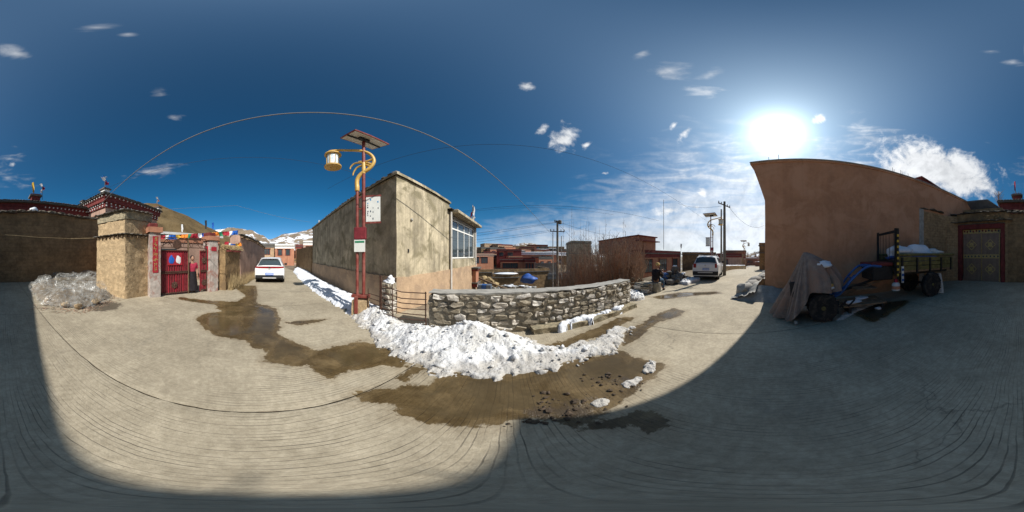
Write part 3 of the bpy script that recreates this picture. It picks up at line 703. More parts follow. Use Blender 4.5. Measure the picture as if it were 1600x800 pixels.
MB().box(3.42,7.78,-.42,.36,3.62,3.76).box(3.44,7.74,-.38,.34,3.76,3.80).build('canopy_slab', M_grey, hs_, bevel=.015)
MB().box(3.46,7.72,.02,.30,PL,1.50).build('window_parapet', M_grey, hs_, bevel=.01)
MB().box(3.40,3.64,.0,.30,1.50,3.62).box(7.40,7.62,.0,.30,1.50,3.62).box(3.64,7.40,.02,.30,3.46,3.62).build('window_surround', M_cap, hs_, bevel=.01)
win = MB()
x0, x1, z0, z1, zt = 3.64, 7.40, 1.52, 3.46, 2.94
for z in (z0, z1-.07): win.box(x0, x1, .08, .14, z, z+.07)
win.box(x0, x1, .075, .145, zt, zt+.08)
win_o = win.build('window', M_whiteframe, hs_, bevel=.006)
n = 4; ww = (x1-x0)/n
for i in range(n+1):
    xx = min(max(x0+i*ww, x0+.035), x1-.035); MB().box(xx-.035, xx+.035, .083, .137, z0+.07, z1-.07).build('mullion', M_whiteframe, win_o, bevel=.005)
for i in range(n):
    for (za, zb) in ((z0+.07, zt), (zt+.08, z1-.07)): MB().box(x0+i*ww+.03, x0+(i+1)*ww-.03, .105, .113, za, zb).build('pane', M_glass, win_o)
MB().tube([(3.42,-.06,-.6),(3.42,-.06,3.70)], .052, 12).build('downpipe', M_pipe, hs_, smooth=60)
MB().box(3.20,3.62,-.20,.05,3.76,3.80).build('pipe_cap', M_dark, hs_)
MB().tube([(7.62,-.02,1.0),(7.62,-.02,3.6)], .04, 10).build('downpipe', M_pipe, hs_, smooth=60)
MB().rock((.66,-.0,2.78), (.06,.04,.05), 2, 1).build('wall_stub', M_cap, hs_); MB().box(.50,.55,.005,.04,1.75,1.86).build('vent_hole', M_dark, hs_)
# painted window with hood low on the street front
hood = MB().box(6.60,7.50,-.46,.0,.86,.92).box(6.64,7.46,-.42,.0,.80,.86); ho = hood.build('window_hood', M_slate, hs_)
for k in range(7): MB().box(6.67+k*.115,6.73+k*.115,-.40,-.02,.70,.80).build('rafter_end', M_maroon, ho)
MB().box(6.72,7.38,-.28,.0,-.05,.70).build('red_window', M_redwall, hs_)
lo = MB().box(6.62,7.48,-.40,.0,-.14,-.06).build('lower_hood', M_slate, hs_)
for k in range(5): MB().box(6.67+k*.16,6.73+k*.16,-.36,-.02,-.36,-.14).build('rafter_end', M_white if k % 2 else M_maroon, lo)
fl_ = thing('roof_flag', 'white and red prayer flag bundle on the concrete house roof corner', 'flag', tuple(Vector((H0.x, H0.y, 0)) + Vector((f.x*7.3-f.y*.15, f.y*7.3+f.x*.15, HT))))
MB().tube([(0,0,-.4),(.03,0,1.15)], .012, 5).build('staff', M_wood, fl_)
def flagmesh(w, h, seed, ph=0):
    return MB().grid(6, 8, lambda u, v: (w*u+.03*math.sin(v*5+seed), .06*math.sin(u*6+seed+v*2)*(.3+u), h*(1-v)-.12*u*(1+v)))
for k, (w, h, z, m) in enumerate(((.14,.55,.55,M_whitec),(-.16,.3,.35,M_redc),(.16,.25,.1,M_whitec),(-.13,.22,-.05,M_yellowc))):
    o = flagmesh(w, h, k).build('flag', m, fl_, smooth=180); o.location = (.02, 0, z)
br = MB()
for k in range(26):
    a_ = rnd(0, 6.28); br.tube([(0,0,-.1),(.18*math.cos(a_), .18*math.sin(a_), rnd(.1,.45))], [.006,.002], 3)
br.build('twig_bundle', M_leafdry, fl_)

# ------------------------------------------------------------------ solar street lamps
def lamp(label, loc, rz, sign=True, group=None):
    t = thing('street_lamp', label, 'street lamp', loc, rz, group)
    MB().rough([(-.20,-.18),(.20,-.18),(.20,.18),(-.20,.18)], -.2, .46, .12, .012, 5, 1).build('plinth', M_mudlt, t, smooth=50)
    MB().box(-.24,.24,-.10,.10,.52,.60).box(-.12,-.02,-.215,-.20,.10,.60).build('base_plate', M_post, t, bevel=.01)
    for x, top, r in ((-.10, 3.60, .042), (.08, 5.32, .046)):
        MB().tube([(x,0,.55),(x,0,top)], r, 12).build('post', M_post, t, smooth=50)
    for z in (3.30, 2.95): MB().bar((-.10,0,z),(.08,0,z), .03).build('brace', M_post, t)
    MB().box(-.17,.15,-.07,.07,2.10,2.42).build('control_box', M_red, t, bevel=.01)
    nt = MB().box(-.16,.14,-.078,-.068,1.76,2.08).build('notice_plate', M_sign, t)
    MB().box(-.14,.12,-.082,-.079,2.00,2.05).build('printed_line', M_green, nt)
    # gold arm: rises from the short post, sweeps round and out over the street
    arm = bez([(-.10,0,3.55),(-.10,0,3.86),(.02,0,4.06),(.24,0,4.22),(.36,0,4.46),(.27,0,4.74),(.02,0,4.93),(-.36,0,5.04),(-.70,0,5.14),(-.94,0,5.17)], 6)
    n = len(arm); rr = [.066-.030*(i/(n-1)) for i in range(n)]
    g = MB().tube(arm, rr, 8); ao = g.build('arm', M_gold, t, smooth=60)
    for a_ in ([(.30,0,4.36),(.12,0,4.44),(-.15,0,4.47),(-.28,0,4.36),(-.30,0,4.28)], [(.26,0,4.30),(.10,0,4.36),(-.10,0,4.30),(-.20,0,4.14),(-.22,0,4.04)], [(.32,0,4.55),(.16,0,4.50),(-.06,0,4.52)]):
        c_ = bez(a_, 6); MB().tube(c_, [.040-.022*(i/(len(c_)-1)) for i in range(len(c_))], 6).build('scroll', M_gold, ao, smooth=60)
    MB().lathe([(.062,3.50),(.066,3.52),(.066,3.66),(.055,3.70)], (-.10,0,0), 12).build('collar', M_gold, t, smooth=40)
    MB().lathe([(.052,4.05),(.056,4.08),(.056,4.42),(.05,4.45)], (.08,0,0), 12).build('collar', M_gold, t, smooth=40)
    lan = MB().tube([(-.82,0,5.0),(-.82,0,5.16)], .014, 6).lathe([(.10,5.02),(.24,4.99),(.25,4.95),(.18,4.94)], (-.82,0,0), 20).build('lantern', M_gold, t, smooth=35)
    MB().lathe([(.175,4.945),(.182,4.80),(.182,4.62),(.175,4.545)], (-.82,0,0), 20).build('glass', M_lantern, lan, smooth=35)
    MB().lathe([(.18,4.545),(.255,4.50),(.25,4.46),(.10,4.44),(.08,4.42)], (-.82,0,0), 20).build('lower_ring', M_gold, lan, smooth=35)
    for k in range(8):
        a_ = k*math.pi/4; MB().box(-.82+.186*math.cos(a_)-.008,-.82+.186*math.cos(a_)+.008,.186*math.sin(a_)-.008,.186*math.sin(a_)+.008,4.53,4.95).build('rib', M_gold, lan)
    Mx = Matrix.Translation((.08, 0, 5.42)) @ Matrix.Rotation(-rz, 4, 'Z') @ Matrix.Rotation(R(13), 4, 'Y') @ Matrix.Rotation(R(90), 4, 'Z')
    sp_ = MB().box(-.52,.62,-.36,.36,-.02,.02,Mx).build('solar_panel', M_post, t)
    MB().box(-.49,.59,-.33,.33,.021,.026,Mx).build('cells', M_panel, sp_); MB().box(-.49,.59,-.33,.33,-.026,-.021,Mx).build('back_sheet', M_panelback, sp_)
    MB().box(-.5,.6,-.025,.025,-.06,-.02,Mx).box(-.22,.10,-.16,-.05,-.10,-.027,Mx).build('bracket', M_carblack, sp_)
    if sign:
        s_ = MB().box(.13,.55,-.02,.02,2.52,2.57).build('sign_frame', M_post, t); MB().box(.13,.55,-.02,.02,3.28,3.33).build('sign_frame', M_post, t)
        b_ = MB().box(.15,.53,-.015,.015,2.57,3.28).build('sign_board', M_sign, s_)
        k = 0
        for cx_ in (.20, .27, .34, .47):
            z = 3.22
            while z > 2.66:
                h = rnd(.02, .055)
                if rnd(0, 1) < (.62 if cx_ < .3 else .3): MB().box(cx_-rnd(.006,.02), cx_+rnd(.006,.02), -.0175, -.0155, z-h, z).build('printed_mark', M_inkblue if z > 3.1 else M_ink, b_)
                z -= h+rnd(.012, .03)
    return t
lamp('tall solar lamp with gold scroll arm and sign board beside grey concrete house', (-3.50, 2.62, 0), R(38))
p = P(1112, 400, 14.6); lamp('solar lamp with scroll arm and dark sign rising behind the white SUV', (p.x, p.y, 0), R(110))
p = P(1163, 400, 31); lamp('small distant solar lamp at the mud wall down the road', (p.x, p.y, -.9), R(180-84), False)

# ------------------------------------------------------------------ large brown building
K = Vector((6.24, .12)); tb = Vector((-.1908, -.9816))
bb = thing('brown_building', 'tall windowless brown plastered building beside the covered tractor', 'building', (K.x, K.y, 0), frame_angle(tb.x, tb.y))
BT = 5.62
MB().rough([(0,0),(13.5,0),(13.5,8),(0,8)], -.2, BT, .45, .010, .8, 11).build('wall', M_brown, bb, smooth=40)
# sloping corbel under the eave of the north side
v = [(0,.003,3.85),(0,7.9,3.85),(0,.003,BT),(0,7.9,BT),(-.52,.003,BT),(-.52,7.9,BT)]
MB().add([(x+.001, y, z) for x, y, z in v], [(0,1,3,2),(0,4,5,1),(2,3,5,4),(0,2,4),(1,5,3)]).build('corbel', M_brown, bb)
MB().box(-.58,13.56,-.055,8.05,BT,BT+.10).build('coping', M_brown, bb, bevel=.02)
MB().box(-.60,13.58,-.075,8.07,BT+.10,BT+.16).build('coping_slab', M_cap, bb, bevel=.02)
for x, y in ((.15,.12),(.52,.15),(.56,.35),(5.3,.1),(5.5,.3),(5.75,.12),(6.0,.3),(6.3,.2)):
    MB().tube([(x,y,BT+.1),(x+rnd(-.03,.03),y,BT+rnd(.4,.6))], .011, 5).build('rebar', M_rust, bb)
MB().rough([(-.18,-.03),(1.6,-.03),(1.6,.2),(-.18,.2)], -.2, .42, .14, .03, 4, 3, top=lambda x, y: .42+.10*noise.noise(Vector((x*1.3, 0, 4)))).build('plinth', M_cap, bb, smooth=50)
ap = MB().grid(90, 30, lambda u, v: (-.25-.95*v+.10*noise.noise(Vector((u*9, v*3, 1))), -.55+8*u, (.62-.60*v)*(.55+.45*sstep(0,.10,u))+.08*noise.noise(Vector((u*16, v*4, 7)))+.07*abs(noise.noise(Vector((u*60, v*7, 2))))))
ap.build('apron', M_cap, bb, smooth=60)
ap2 = MB().grid(20, 8, lambda u, v: (-1.15+2.3*u, -.02-.62*v+.05*noise.noise(Vector((u*9, v*3, 3))), (.52-.56*v)*math.sin(math.pi*min(1, u*1.02+.02))**.5+.05*noise.noise(Vector((u*12, v*4, 9)))))
ap2.build('apron', M_cap, bb, smooth=60)
for k in range(9):
    MB().rock((-.75-.4*rnd(0,1), .2+k*.85, .28), (rnd(.3,.45), rnd(.35,.5), rnd(.22,.36)), k+40, 2, .25).build('apron_stone', M_cap, bb, smooth=50)
# red hut on its roof
q = Vector((K.x, K.y, 0)) + Vector((tb.x*8.1+.9816*1.2, tb.y*8.1-.1908*1.2, 0))
rh = thing('roof_hut', 'small dark red hut on the roof of the brown building', 'hut', (q.x, q.y, BT+.16), frame_angle(tb.x, tb.y)+R(12))
MB().box(0,2.3,0,1.8,0,1.05).build('wall', M_maroon, rh); MB().box(-.1,2.42,-.1,1.9,1.05,1.14).build('roof', M_maroon, rh)
def mirror_y(root):
    for o in root.children_recursive:
        if o.type == 'MESH':
            for v in o.data.vertices: v.co.y *= -1
            o.data.flip_normals()
# ------------------------------------------------------------------ south side: courtyard walls, gates, houses behind
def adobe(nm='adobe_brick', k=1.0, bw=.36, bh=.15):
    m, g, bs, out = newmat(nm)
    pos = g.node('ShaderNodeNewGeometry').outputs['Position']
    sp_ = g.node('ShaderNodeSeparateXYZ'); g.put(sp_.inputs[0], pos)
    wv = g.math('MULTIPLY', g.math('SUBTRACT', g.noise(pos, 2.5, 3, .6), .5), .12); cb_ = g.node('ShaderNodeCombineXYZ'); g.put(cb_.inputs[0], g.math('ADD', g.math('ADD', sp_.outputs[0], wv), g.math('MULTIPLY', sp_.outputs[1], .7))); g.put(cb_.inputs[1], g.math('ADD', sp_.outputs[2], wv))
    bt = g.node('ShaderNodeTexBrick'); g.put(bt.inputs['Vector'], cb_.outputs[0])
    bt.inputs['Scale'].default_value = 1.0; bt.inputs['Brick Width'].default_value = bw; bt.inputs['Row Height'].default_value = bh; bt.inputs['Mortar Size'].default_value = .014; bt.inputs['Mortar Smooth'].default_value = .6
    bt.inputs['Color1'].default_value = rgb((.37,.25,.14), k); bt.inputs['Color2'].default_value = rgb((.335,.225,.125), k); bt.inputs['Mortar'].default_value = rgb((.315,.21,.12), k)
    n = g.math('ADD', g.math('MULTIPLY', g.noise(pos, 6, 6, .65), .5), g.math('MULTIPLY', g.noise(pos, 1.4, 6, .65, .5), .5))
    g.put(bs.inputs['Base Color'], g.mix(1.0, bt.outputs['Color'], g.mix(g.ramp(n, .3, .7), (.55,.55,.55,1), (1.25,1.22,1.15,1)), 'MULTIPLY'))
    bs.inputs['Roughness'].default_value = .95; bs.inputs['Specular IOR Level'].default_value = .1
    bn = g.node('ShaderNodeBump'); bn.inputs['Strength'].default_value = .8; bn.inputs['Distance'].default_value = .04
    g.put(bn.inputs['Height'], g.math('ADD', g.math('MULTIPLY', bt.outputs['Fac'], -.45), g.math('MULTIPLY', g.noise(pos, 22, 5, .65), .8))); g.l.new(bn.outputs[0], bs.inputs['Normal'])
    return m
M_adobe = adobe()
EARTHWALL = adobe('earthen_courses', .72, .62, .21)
cw = thing('courtyard_wall', 'tall dark earthen courtyard wall in shade behind the plastic heap', 'wall', (-8.5, -8.85, .15))
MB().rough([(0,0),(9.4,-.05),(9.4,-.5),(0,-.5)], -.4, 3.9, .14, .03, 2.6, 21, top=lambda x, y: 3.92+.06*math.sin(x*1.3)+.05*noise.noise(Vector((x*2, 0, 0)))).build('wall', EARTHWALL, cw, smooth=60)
for k in range(31):
    MB().rock((.15+k*.305, -.02, 3.98+.05*math.sin((.15+k*.3)*1.3)), (rnd(.17,.24), rnd(.22,.34), rnd(.03,.06)), k+3, 1, .3, rnd(-.2,.2)).build('slate', M_slate, cw)
for k in range(16):
    MB().rock((.3+k*.58, -.2, 4.08+.05*math.sin((.3+k*.58)*1.3)), (rnd(.25,.42), rnd(.2,.3), rnd(.05,.10)), k+83, 1, .3).build('sod', M_earth, cw)
MB().rock((1.6,.05,3.60), (.09,.06,.07), 4, 1).build('white_stone', M_white, cw); MB().rock((6.6,-.1,4.16), (.24,.2,.16), 6, 2, .2).build('snow_lump', M_snow, cw, smooth=180)
wire = [(-8.4+9.3*t, -8.7+.9*0, 3.05-.18*math.sin(math.pi*t)) for t in np.linspace(0, 1, 16)]
tag(MB().tube([P(8, 367, 7.9), P(60, 371, 7.6), P(110, 373, 7.5), P(148, 372, 6.95)], .012, 5).build('rope', M_straw), 'pale slack rope strung in front of the dark earthen wall', 'rope')

# gated wall, right part
g0 = Vector((.9, -8.9)); 
gw = thing('gate_wall', 'mud brick wall with slate and brushwood top around the gilded iron door', 'wall', (g0.x, g0.y, .18))
def brickwall(name, par, pts, z0, z1, m, seed, th_=.45):
    MB().rough(pts, z0, z1, .13, .025, 3, seed).build(name, m, par, smooth=60)
M_brick = None
# local x runs east; door opening between .32 and 2.62 with its frame
brickwall('wall', gw, [(0,0),(.14,0),(.14,-.45),(0,-.45)], -.4, 4.0, M_adobe, 31)
brickwall('wall', gw, [(-.0,.0),(.12,.0),(.12,-.5),(-.0,-.5)], -.4, 3.9, M_adobe, 33)
brickwall('wall', gw, [(2.92,.02),(3.45,.45),(3.45,-.1),(2.92,-.45)], -.4, 3.85, M_adobe, 34)
brickwall('wall', gw, [(3.45,.45),(4.02,2.25),(4.3,2.2),(3.75,.3)], -.4, 3.85, M_adobe, 35)
MB().rough([(3.94,2.05),(4.02,2.32),(4.2,2.28),(4.2,2.0)], -.3, 3.95, .12, .012, 5, 3).build('concrete_post', M_cap, gw, smooth=50)
MB().box(.02,2.98,-.42,-.02,3.30,3.36).build('lintel_shelf', M_slate, gw)
MB().rough([(-.1,.02),(2.98,.02),(2.98,-.45),(-.1,-.45)], 3.36, 3.95, .14, .03, 3, 36).build('overdoor_wall', M_mud, gw, smooth=60)
for k in range(15):
    x = -.1+k*.235; MB().rock((x, .12, 3.46+rnd(-.02,.02)), (rnd(.14,.20), rnd(.2,.28), .03), k+60, 1, .3).build('slate', M_slate, gw)
for k in range(20):
    t = k/19; x = -.2+3.6*min(1,t*1.15); y = 0 if t < .87 else .6+(t-.87)*11
    MB().rock((x if t < .87 else 3.6+(t-.87)*3.2, y-.1, 4.0+rnd(-.03,.04)), (rnd(.2,.3), rnd(.28,.38), rnd(.03,.055)), k+90, 1, .3).build('slate', M_slate, gw)
bs_ = MB()
for k in range(170):
    x = rnd(.25, 1.65); y = rnd(-.25, .22); z = 3.5+.42*math.exp(-((x-.95)/.4)**2)*rnd(.2,1); a_ = rnd(0, 6.28); L = rnd(.15,.5)
    bs_.tube([(x,y,z),(x+L*math.cos(a_),y+.5*L*math.sin(a_),z+rnd(-.12,.16))], [.008,.004], 3)
tag(bs_.build('brushwood', M_straw, gw), kind='stuff')
# door
dr = thing('iron_gate', 'grey double iron door with gilt diamonds and bands in dark red frame', 'gate', (g0.x, g0.y, .18))
for x in (.16, 2.68): MB().box(x,x+.22,-.20,.04,-.05,3.30).build('jamb', M_maroon, dr, bevel=.01)
MB().box(.38,2.68,-.20,.04,3.02,3.30).build('lintel', M_maroon, dr, bevel=.01)
MB().box(.40,2.66,-.19,-.14,2.78,3.02).build('gilt_panel', M_gilt, dr)
for k in range(12): MB().rock((.52+k*.185,-.135,2.90+.03*(k % 2)), (.06,.012,.07), k, 1).build('panel_figure', M_maroon if k % 3 else M_ink, dr)
for i, x0 in enumerate((.44, 1.54)):
    x1 = x0+1.08
    lf = MB().box(x0,x1,-.17,-.12,.02,2.76).build('leaf', M_doorgrey, dr, bevel=.008)
    MB().box(x0,x1,-.119,-.105,1.34,1.56).build('gilt_band', M_gilt, lf)
    for k in range(5): MB().rock((x0+.12+k*.21,-.10,1.45), (.05,.01,.06), k+i, 1).build('band_figure', M_ink, lf)
    MB().box(x0+(.0 if i == 0 else .0),x0+.06,-.119,-.107,.02,1.34).box(x0,x0+.06,-.119,-.107,1.56,2.76).build('gilt_edge', M_gilt if i == 0 else M_doorgrey, lf)
    for zc_ in (2.12, .72):
        r = .30; cx_ = x0+.56
        for s_ in range(4):
            a0_, a1_ = s_*math.pi/2, (s_+1)*math.pi/2
            MB().bar((cx_+r*math.cos(a0_),-.11,zc_+r*math.sin(a0_)),(cx_+r*math.cos(a1_),-.11,zc_+r*math.sin(a1_)), .035, .02, up=(0,1,0)).build('diamond_bar', M_gilt, lf)
        MB().lathe([(.075,-.118),(.13,-.112),(.13,-.10),(.075,-.095)], (cx_,0,zc_), 14, 'y').build('roundel', M_gilt, lf)
        for s_ in range(4):
            a0_ = s_*math.pi/2+math.pi/4; MB().rock((cx_+.17*math.cos(a0_),-.108,zc_+.17*math.sin(a0_)), (.045,.012,.045), s_, 1).build('scroll_leaf', M_gilt, lf)
MB().tube([(1.5,-.11,.05),(1.5,-.11,2.74)], .018, 6).build('centre_strip', M_gilt, dr)
# shed roof behind
sh = thing('shed_roof', 'blue-grey sheet roof with pale bargeboard behind the gilded door wall', 'roof', (2.6, -12.2, 0))
MB().add([(-1.4,0,4.95),(1.7,0,5.0),(1.5,1.2,5.75),(-.1,1.2,5.75),(-1.4,0,4.90),(1.7,0,4.95),(1.5,1.2,5.70),(-.1,1.2,5.7)], [(0,1,2,3),(7,6,5,4),(0,4,5,1),(1,5,6,2),(2,6,7,3),(3,7,4,0)]).build('sheet', M_tin, sh)
MB().box(-1.2,1.5,.2,1.6,.1,4.92).build('wall', M_mud, sh)
MB().bar((1.72,-.02,4.99),(1.52,1.22,5.80), .10, .04).build('bargeboard', M_white, sh)

# dark red house stretching behind the earthen wall
mh = thing('red_house', 'long dark maroon house with slate eaves behind the earthen wall', 'house', (1.2, -14.0, .2), math.pi)
MB().box(-.9,10.0,0,5,0,6.2).build('wall', M_maroon, mh)
MB().box(-1.1,10.2,-.35,5.2,6.2,6.32).build('eave', M_slate, mh)
rr_ = MB()
for k in range(46): MB().rock((-.9+k*.24,-.28,6.38), (.15,.18,.05), k, 1, .3).build('eave_slate', M_slate, mh)
for k in range(26): MB().box(.2+k*.38,.28+k*.38,-.16,.0,5.86,5.96).build('rafter_end', M_white if k > 12 else M_maroon, mh)
def turret(par, x, y, z, s=1.0, m1=M_white):
    t_ = MB().box(x-.28*s,x+.28*s,y-.28*s,y+.28*s,z,z+.42*s).build('roof_turret', m1, par)
    MB().box(x-.40*s,x+.40*s,y-.40*s,y+.40*s,z+.42*s,z+.50*s).build('turret_slab', M_slate, t_); MB().box(x-.32*s,x+.32*s,y-.32*s,y+.32*s,z+.5*s,z+.58*s).build('turret_top', M_maroon, t_)
turret(mh, 4.3, .2, 6.34, 1.35, M_maroon); turret(mh, .6, .2, 6.34, 1.2, M_maroon)
def flagpole(label, loc, h, cols, m=M_wood, w=.3):
    t_ = thing('roof_flag', label, 'flag', loc)
    MB().tube([(0,0,0),(.02,0,h)], .022, 5).build('staff', m, t_)
    z = h
    for k, c_ in enumerate(cols):
        hh = h*.62/len(cols); o = MB().grid(6, 7, lambda u, v: ((-1 if k % 2 else 1)*w*u*(1-.35*v), .09*math.sin(u*5+k+v*3), -hh*v-.25*w*u)).build('flag', c_, t_, smooth=180); o.location = (0, 0, z); z -= hh*.9
    return t_
flagpole('yellow prayer flag on the maroon house turret', (-3.0, -14.1, 6.9), 1.75, [M_yellowc], w=.22)
flagpole('pale prayer flag with red trim beside the yellow one', (-3.75, -14.1, 6.9), 1.7, [M_whitec, M_redc, M_whitec], w=.25)
flagpole('tall narrow red flag on the dark red parapet', (.72, -13.8, 6.95), 1.5, [M_redc], w=.13)

# house with the white-dotted cornice
tm = thing('corniced_house', 'pink-walled house with maroon cornice and rows of white rafter dots', 'house', (-8.45, -11.2, .2), math.pi)
# local x runs west (along the shaded front), local y runs south (along the sunlit side)
TW, TD = 7.6, 3.9
MB().box(0,TW,.0,TD,0,6.9).build('wall', M_pink, tm)
MB().box(-.10,TW+.1,-.10,TD,5.78,6.28).build('lower_frieze', M_maroon, tm); MB().box(-.30,TW+.3,-.30,TD+.1,6.28,6.62).build('maroon_band', M_redwall if False else M_maroon, tm)
MB().box(-.36,TW+.36,-.36,TD+.1,6.62,6.86).build('upper_frieze', M_maroon, tm)
MB().box(-.55,TW+.55,-.55,TD+.15,6.86,6.95).build('eave_slab', M_slate, tm)
def dots(z, off, n0, n1, s_):
    for k in range(n0):
        x = -off+.12+(TW+2*off-.24)*k/(n0-1); MB().box(x-s_,x+s_,-off-.09,-off-.002,z-s_,z+s_).build('rafter_end', M_white, tm)
    for k in range(n1):
        y = -off+.25+(TD+off-.3)*k/(n1-1); MB().box(-off-.09,-off-.002,y-s_,y+s_,z-s_,z+s_).build('rafter_end', M_white, tm)
dots(6.74, .36, 17, 11, .05); dots(6.17, .10, 16, 11, .055); dots(5.92, .10, 15, 10, .055)
for k in range(22): MB().rock((-.4+k*.39, -.5, 6.99), (.24,.2,.04), k, 1, .3).build('eave_slate', M_slate, tm)
for k in range(11): MB().rock((-.5, -.2+k*.4, 6.99), (.2,.24,.04), k+30, 1, .3).build('eave_slate', M_slate, tm)
turret(tm, -.1, -.1, 6.95, 1.0); turret(tm, TW+.1, -.1, 6.95, 1.0); turret(tm, -.1, TD-.3, 6.95, .85)
fp = flagpole('crimson flag with blue and white streamers on the corniced house corner', (-8.35, -11.1, 7.7), 1.25, [M_whitec, M_crimson], w=.42)
MB().tube(bez([(0,0,1.2),(.12,0,1.36),(.26,0,1.30),(.28,0,1.1)], 5), .02, 5).build('streamer', M_bluec, fp); MB().tube(bez([(0,0,1.2),(-.12,0,1.34),(-.22,0,1.26)], 5), .02, 5).build('streamer', M_whitec, fp)
flagpole('tattered orange and white prayer flag on the far cornice corner', (-16.1, -11.1, 7.7), 1.35, [M_whitec, M_orange, M_whitec], w=.3)

# low back house linking roofs, farther
# ------------------------------------------------------------------ west side: mud gatehouse pillar, red gate, street walls
gh = thing('mud_gatehouse', 'rough tan mud pillar block with slate ledges beside red iron gate', 'pillar', (-4.06, -4.21, 0))
pt = [(0,0),(.18,-1.55),(-1.6,-1.9),(-1.25,.33),(-.90,.235)]
MB().rough(pt, -.2, 2.42, .09, .03, 5, 41).build('lower_wall', M_mudlt, gh, smooth=60)
pt2 = [(-.03,-.04),(.13,-1.5),(-1.55,-1.85),(-1.22,.26),(-.9,.18)]
MB().rough(pt2, 2.50, 3.02, .10, .02, 5, 42).build('upper_wall', M_mudlt, gh, smooth=60)
MB().rough([(-.0,-.02),(.16,-1.5),(-1.55,-1.85),(-1.24,.29),(-.9,.21)], 3.02, 3.34, .13, .03, 4, 44).build('stone_course', M_course, gh, smooth=50)
for k in range(9):
    t = k/8; MB().rock((.02+.17*t, -.02-1.5*t, 2.46), (.16,.15,.028), k+5, 1, .3, .2).build('slate', M_slate, gh)
    if k < 6: MB().rock((-.05-.2*k, .02+.052*k, 2.46), (.15,.15,.028), k+15, 1, .3, .2).build('slate', M_slate, gh)
    MB().rock((-.0+.15*t, -.05-1.4*t, 3.37), (.17,.2,.035), k+25, 1, .3, .2).build('slate', M_slate, gh)
    if k < 6: MB().rock((-.1-.2*k, .0+.052*k, 3.37), (.16,.16,.035), k+35, 1, .3, .2).build('slate', M_slate, gh)
for k in range(7):
    t = (k+.5)/7; MB().box(.0+.17*t-.02, .0+.17*t+.06, -1.5*t-.035, -1.5*t+.035, 2.33, 2.41).build('rafter_end', M_wood, gh)
for k in range(5): MB().box(-.1-.19*k-.03,-.1-.19*k+.03, .02+.05*k, .12+.05*k, 2.33, 2.41).build('rafter_end', M_wood, gh)

ga, gb = Vector((-4.98, -3.86)), Vector((-7.45, -1.95)); gd = (gb-ga); GL = gd.length
rg = thing('red_gate', 'red iron double gate with scrollwork between painted gate pillars', 'gate', (ga.x, ga.y, 0), frame_angle(gd.x, gd.y))
M_pillar = mat('painted_pillar', (.46,.40,.35), var=.25, scale=5, bump=.5, c2=(.36,.20,.16), patch=2.8, streak=.35)
# local x along the gate, camera side is +y
for i, (x, w, h) in enumerate(((0,.42,2.55), (GL-.42,.46,2.36))):
    pl = MB().rough([(x,-.30),(x+w,-.30),(x+w,.22),(x,.22)], -.2, h, .12, .012, 4, 50+i).build('gate_pillar', M_pillar, rg, smooth=50)
    MB().rough([(x-.07,-.36),(x+w+.07,-.36),(x+w+.07,.28),(x-.07,.28)], h, h+.20, .14, .012, 4, 52+i).build('pillar_cap', M_redwall, pl, smooth=50)
    MB().box(x-.02,x+w-.1,-.28,.20,h+.20,h+.36).build('pillar_cap_top', M_maroon, pl, bevel=.02)
    if i == 0:
        st = MB().box(x+.10,x+.32,.226,.232,1.02,2.40).build('red_couplet', M_redc, pl)
        for k in range(7):
            z = 2.30-k*.19
            for s_ in range(5):
                a_ = rnd(-.06,.06); zz = z+rnd(-.06,.05); dx, dz = (rnd(.03,.07), rnd(-.02,.02)) if s_ % 2 else (rnd(-.02,.02), rnd(.03,.07))
                MB().bar((x+.21+a_-dx,.236,zz-dz),(x+.21+a_+dx,.236,zz+dz), .016, .005, up=(0,1,0)).build('gold_stroke', M_gilt, st)
    else:
        MB().box(x+.08,x+.38,.224,.232,1.88,2.06).build('red_paper', M_redc, pl); MB().box(x+w+.004,x+w+.012,-.12,.06,1.2,2.1).build('red_couplet', M_redc, pl)
        MB().box(x-.012,x-.004,-.10,.10,1.0,2.1).build('red_couplet', M_redc, pl)
xa, xb = .46, GL-.46; mid = xa+(xb-xa)*.56
for x in (xa, mid, xb-.04): MB().box(x,x+.05,-.02,.05,.02,2.42 if x == mid else 1.98).build('gate_post', M_wood if x == mid else M_rust, rg)
def leaf(x0, x1, open_=0.0):
    n = int((x1-x0)/.105); o = MB().box(x0,x1,-.012,.0,.10,1.88).build('gate_leaf', M_red, rg)
    for k in range(n+1):
        xx = x0+(x1-x0)*k/n; MB().tube([(xx,.018,.08),(xx,.018,1.90)], .014, 5).build('vertical_bar', M_redc if k % 3 == 0 else M_red, o)
    for z in (.12, .94, 1.00, 1.86): MB().box(x0,x1,.03,.055,z,z+.035).build('cross_rail', M_rust, o)
    return o
L1 = leaf(xa+.05, mid); L2 = leaf(mid+.62, xb-.05)
for cx_, cz_ in (((xa+mid)/2, .46), (mid+.62+(xb-mid-.65)/2+.05, .46), (mid+.62+(xb-mid-.65)/2+.05, 1.45)):
    o = MB()
    for k in range(8):
        a_ = k*math.pi/4; o.rock((cx_+.10*math.cos(a_),.045,cz_+.10*math.sin(a_)), (.05,.01,.05), k, 1)
    MB().rock((cx_,.05,cz_), (.06,.02,.06), 3, 1).build('rosette_centre', M_rust, L1); o.build('rosette', M_rust, L1)
for dx in (-.14, .16): MB().rock(((xa+mid)/2+dx,.055,1.50), (.12,.012,.17), 9+int(dx*10), 2, .3).build('paper_picture', M_bluec if dx < 0 else M_whitec, L1)
MB().box((xa+mid)/2-.32,(xa+mid)/2+.34,.035,.045,1.28,1.78).build('red_sheet', M_redc, L1)
M_scroll = M_rust
def sc_bar(pts): MB().tube(bez(pts, 5), .013, 5).build('scrollwork', M_scroll, rg, smooth=60)
for z in (2.0, 2.40): MB().bar((xa,.02,z),(xb,.02,z), .03).build('top_rail', M_rust, rg)
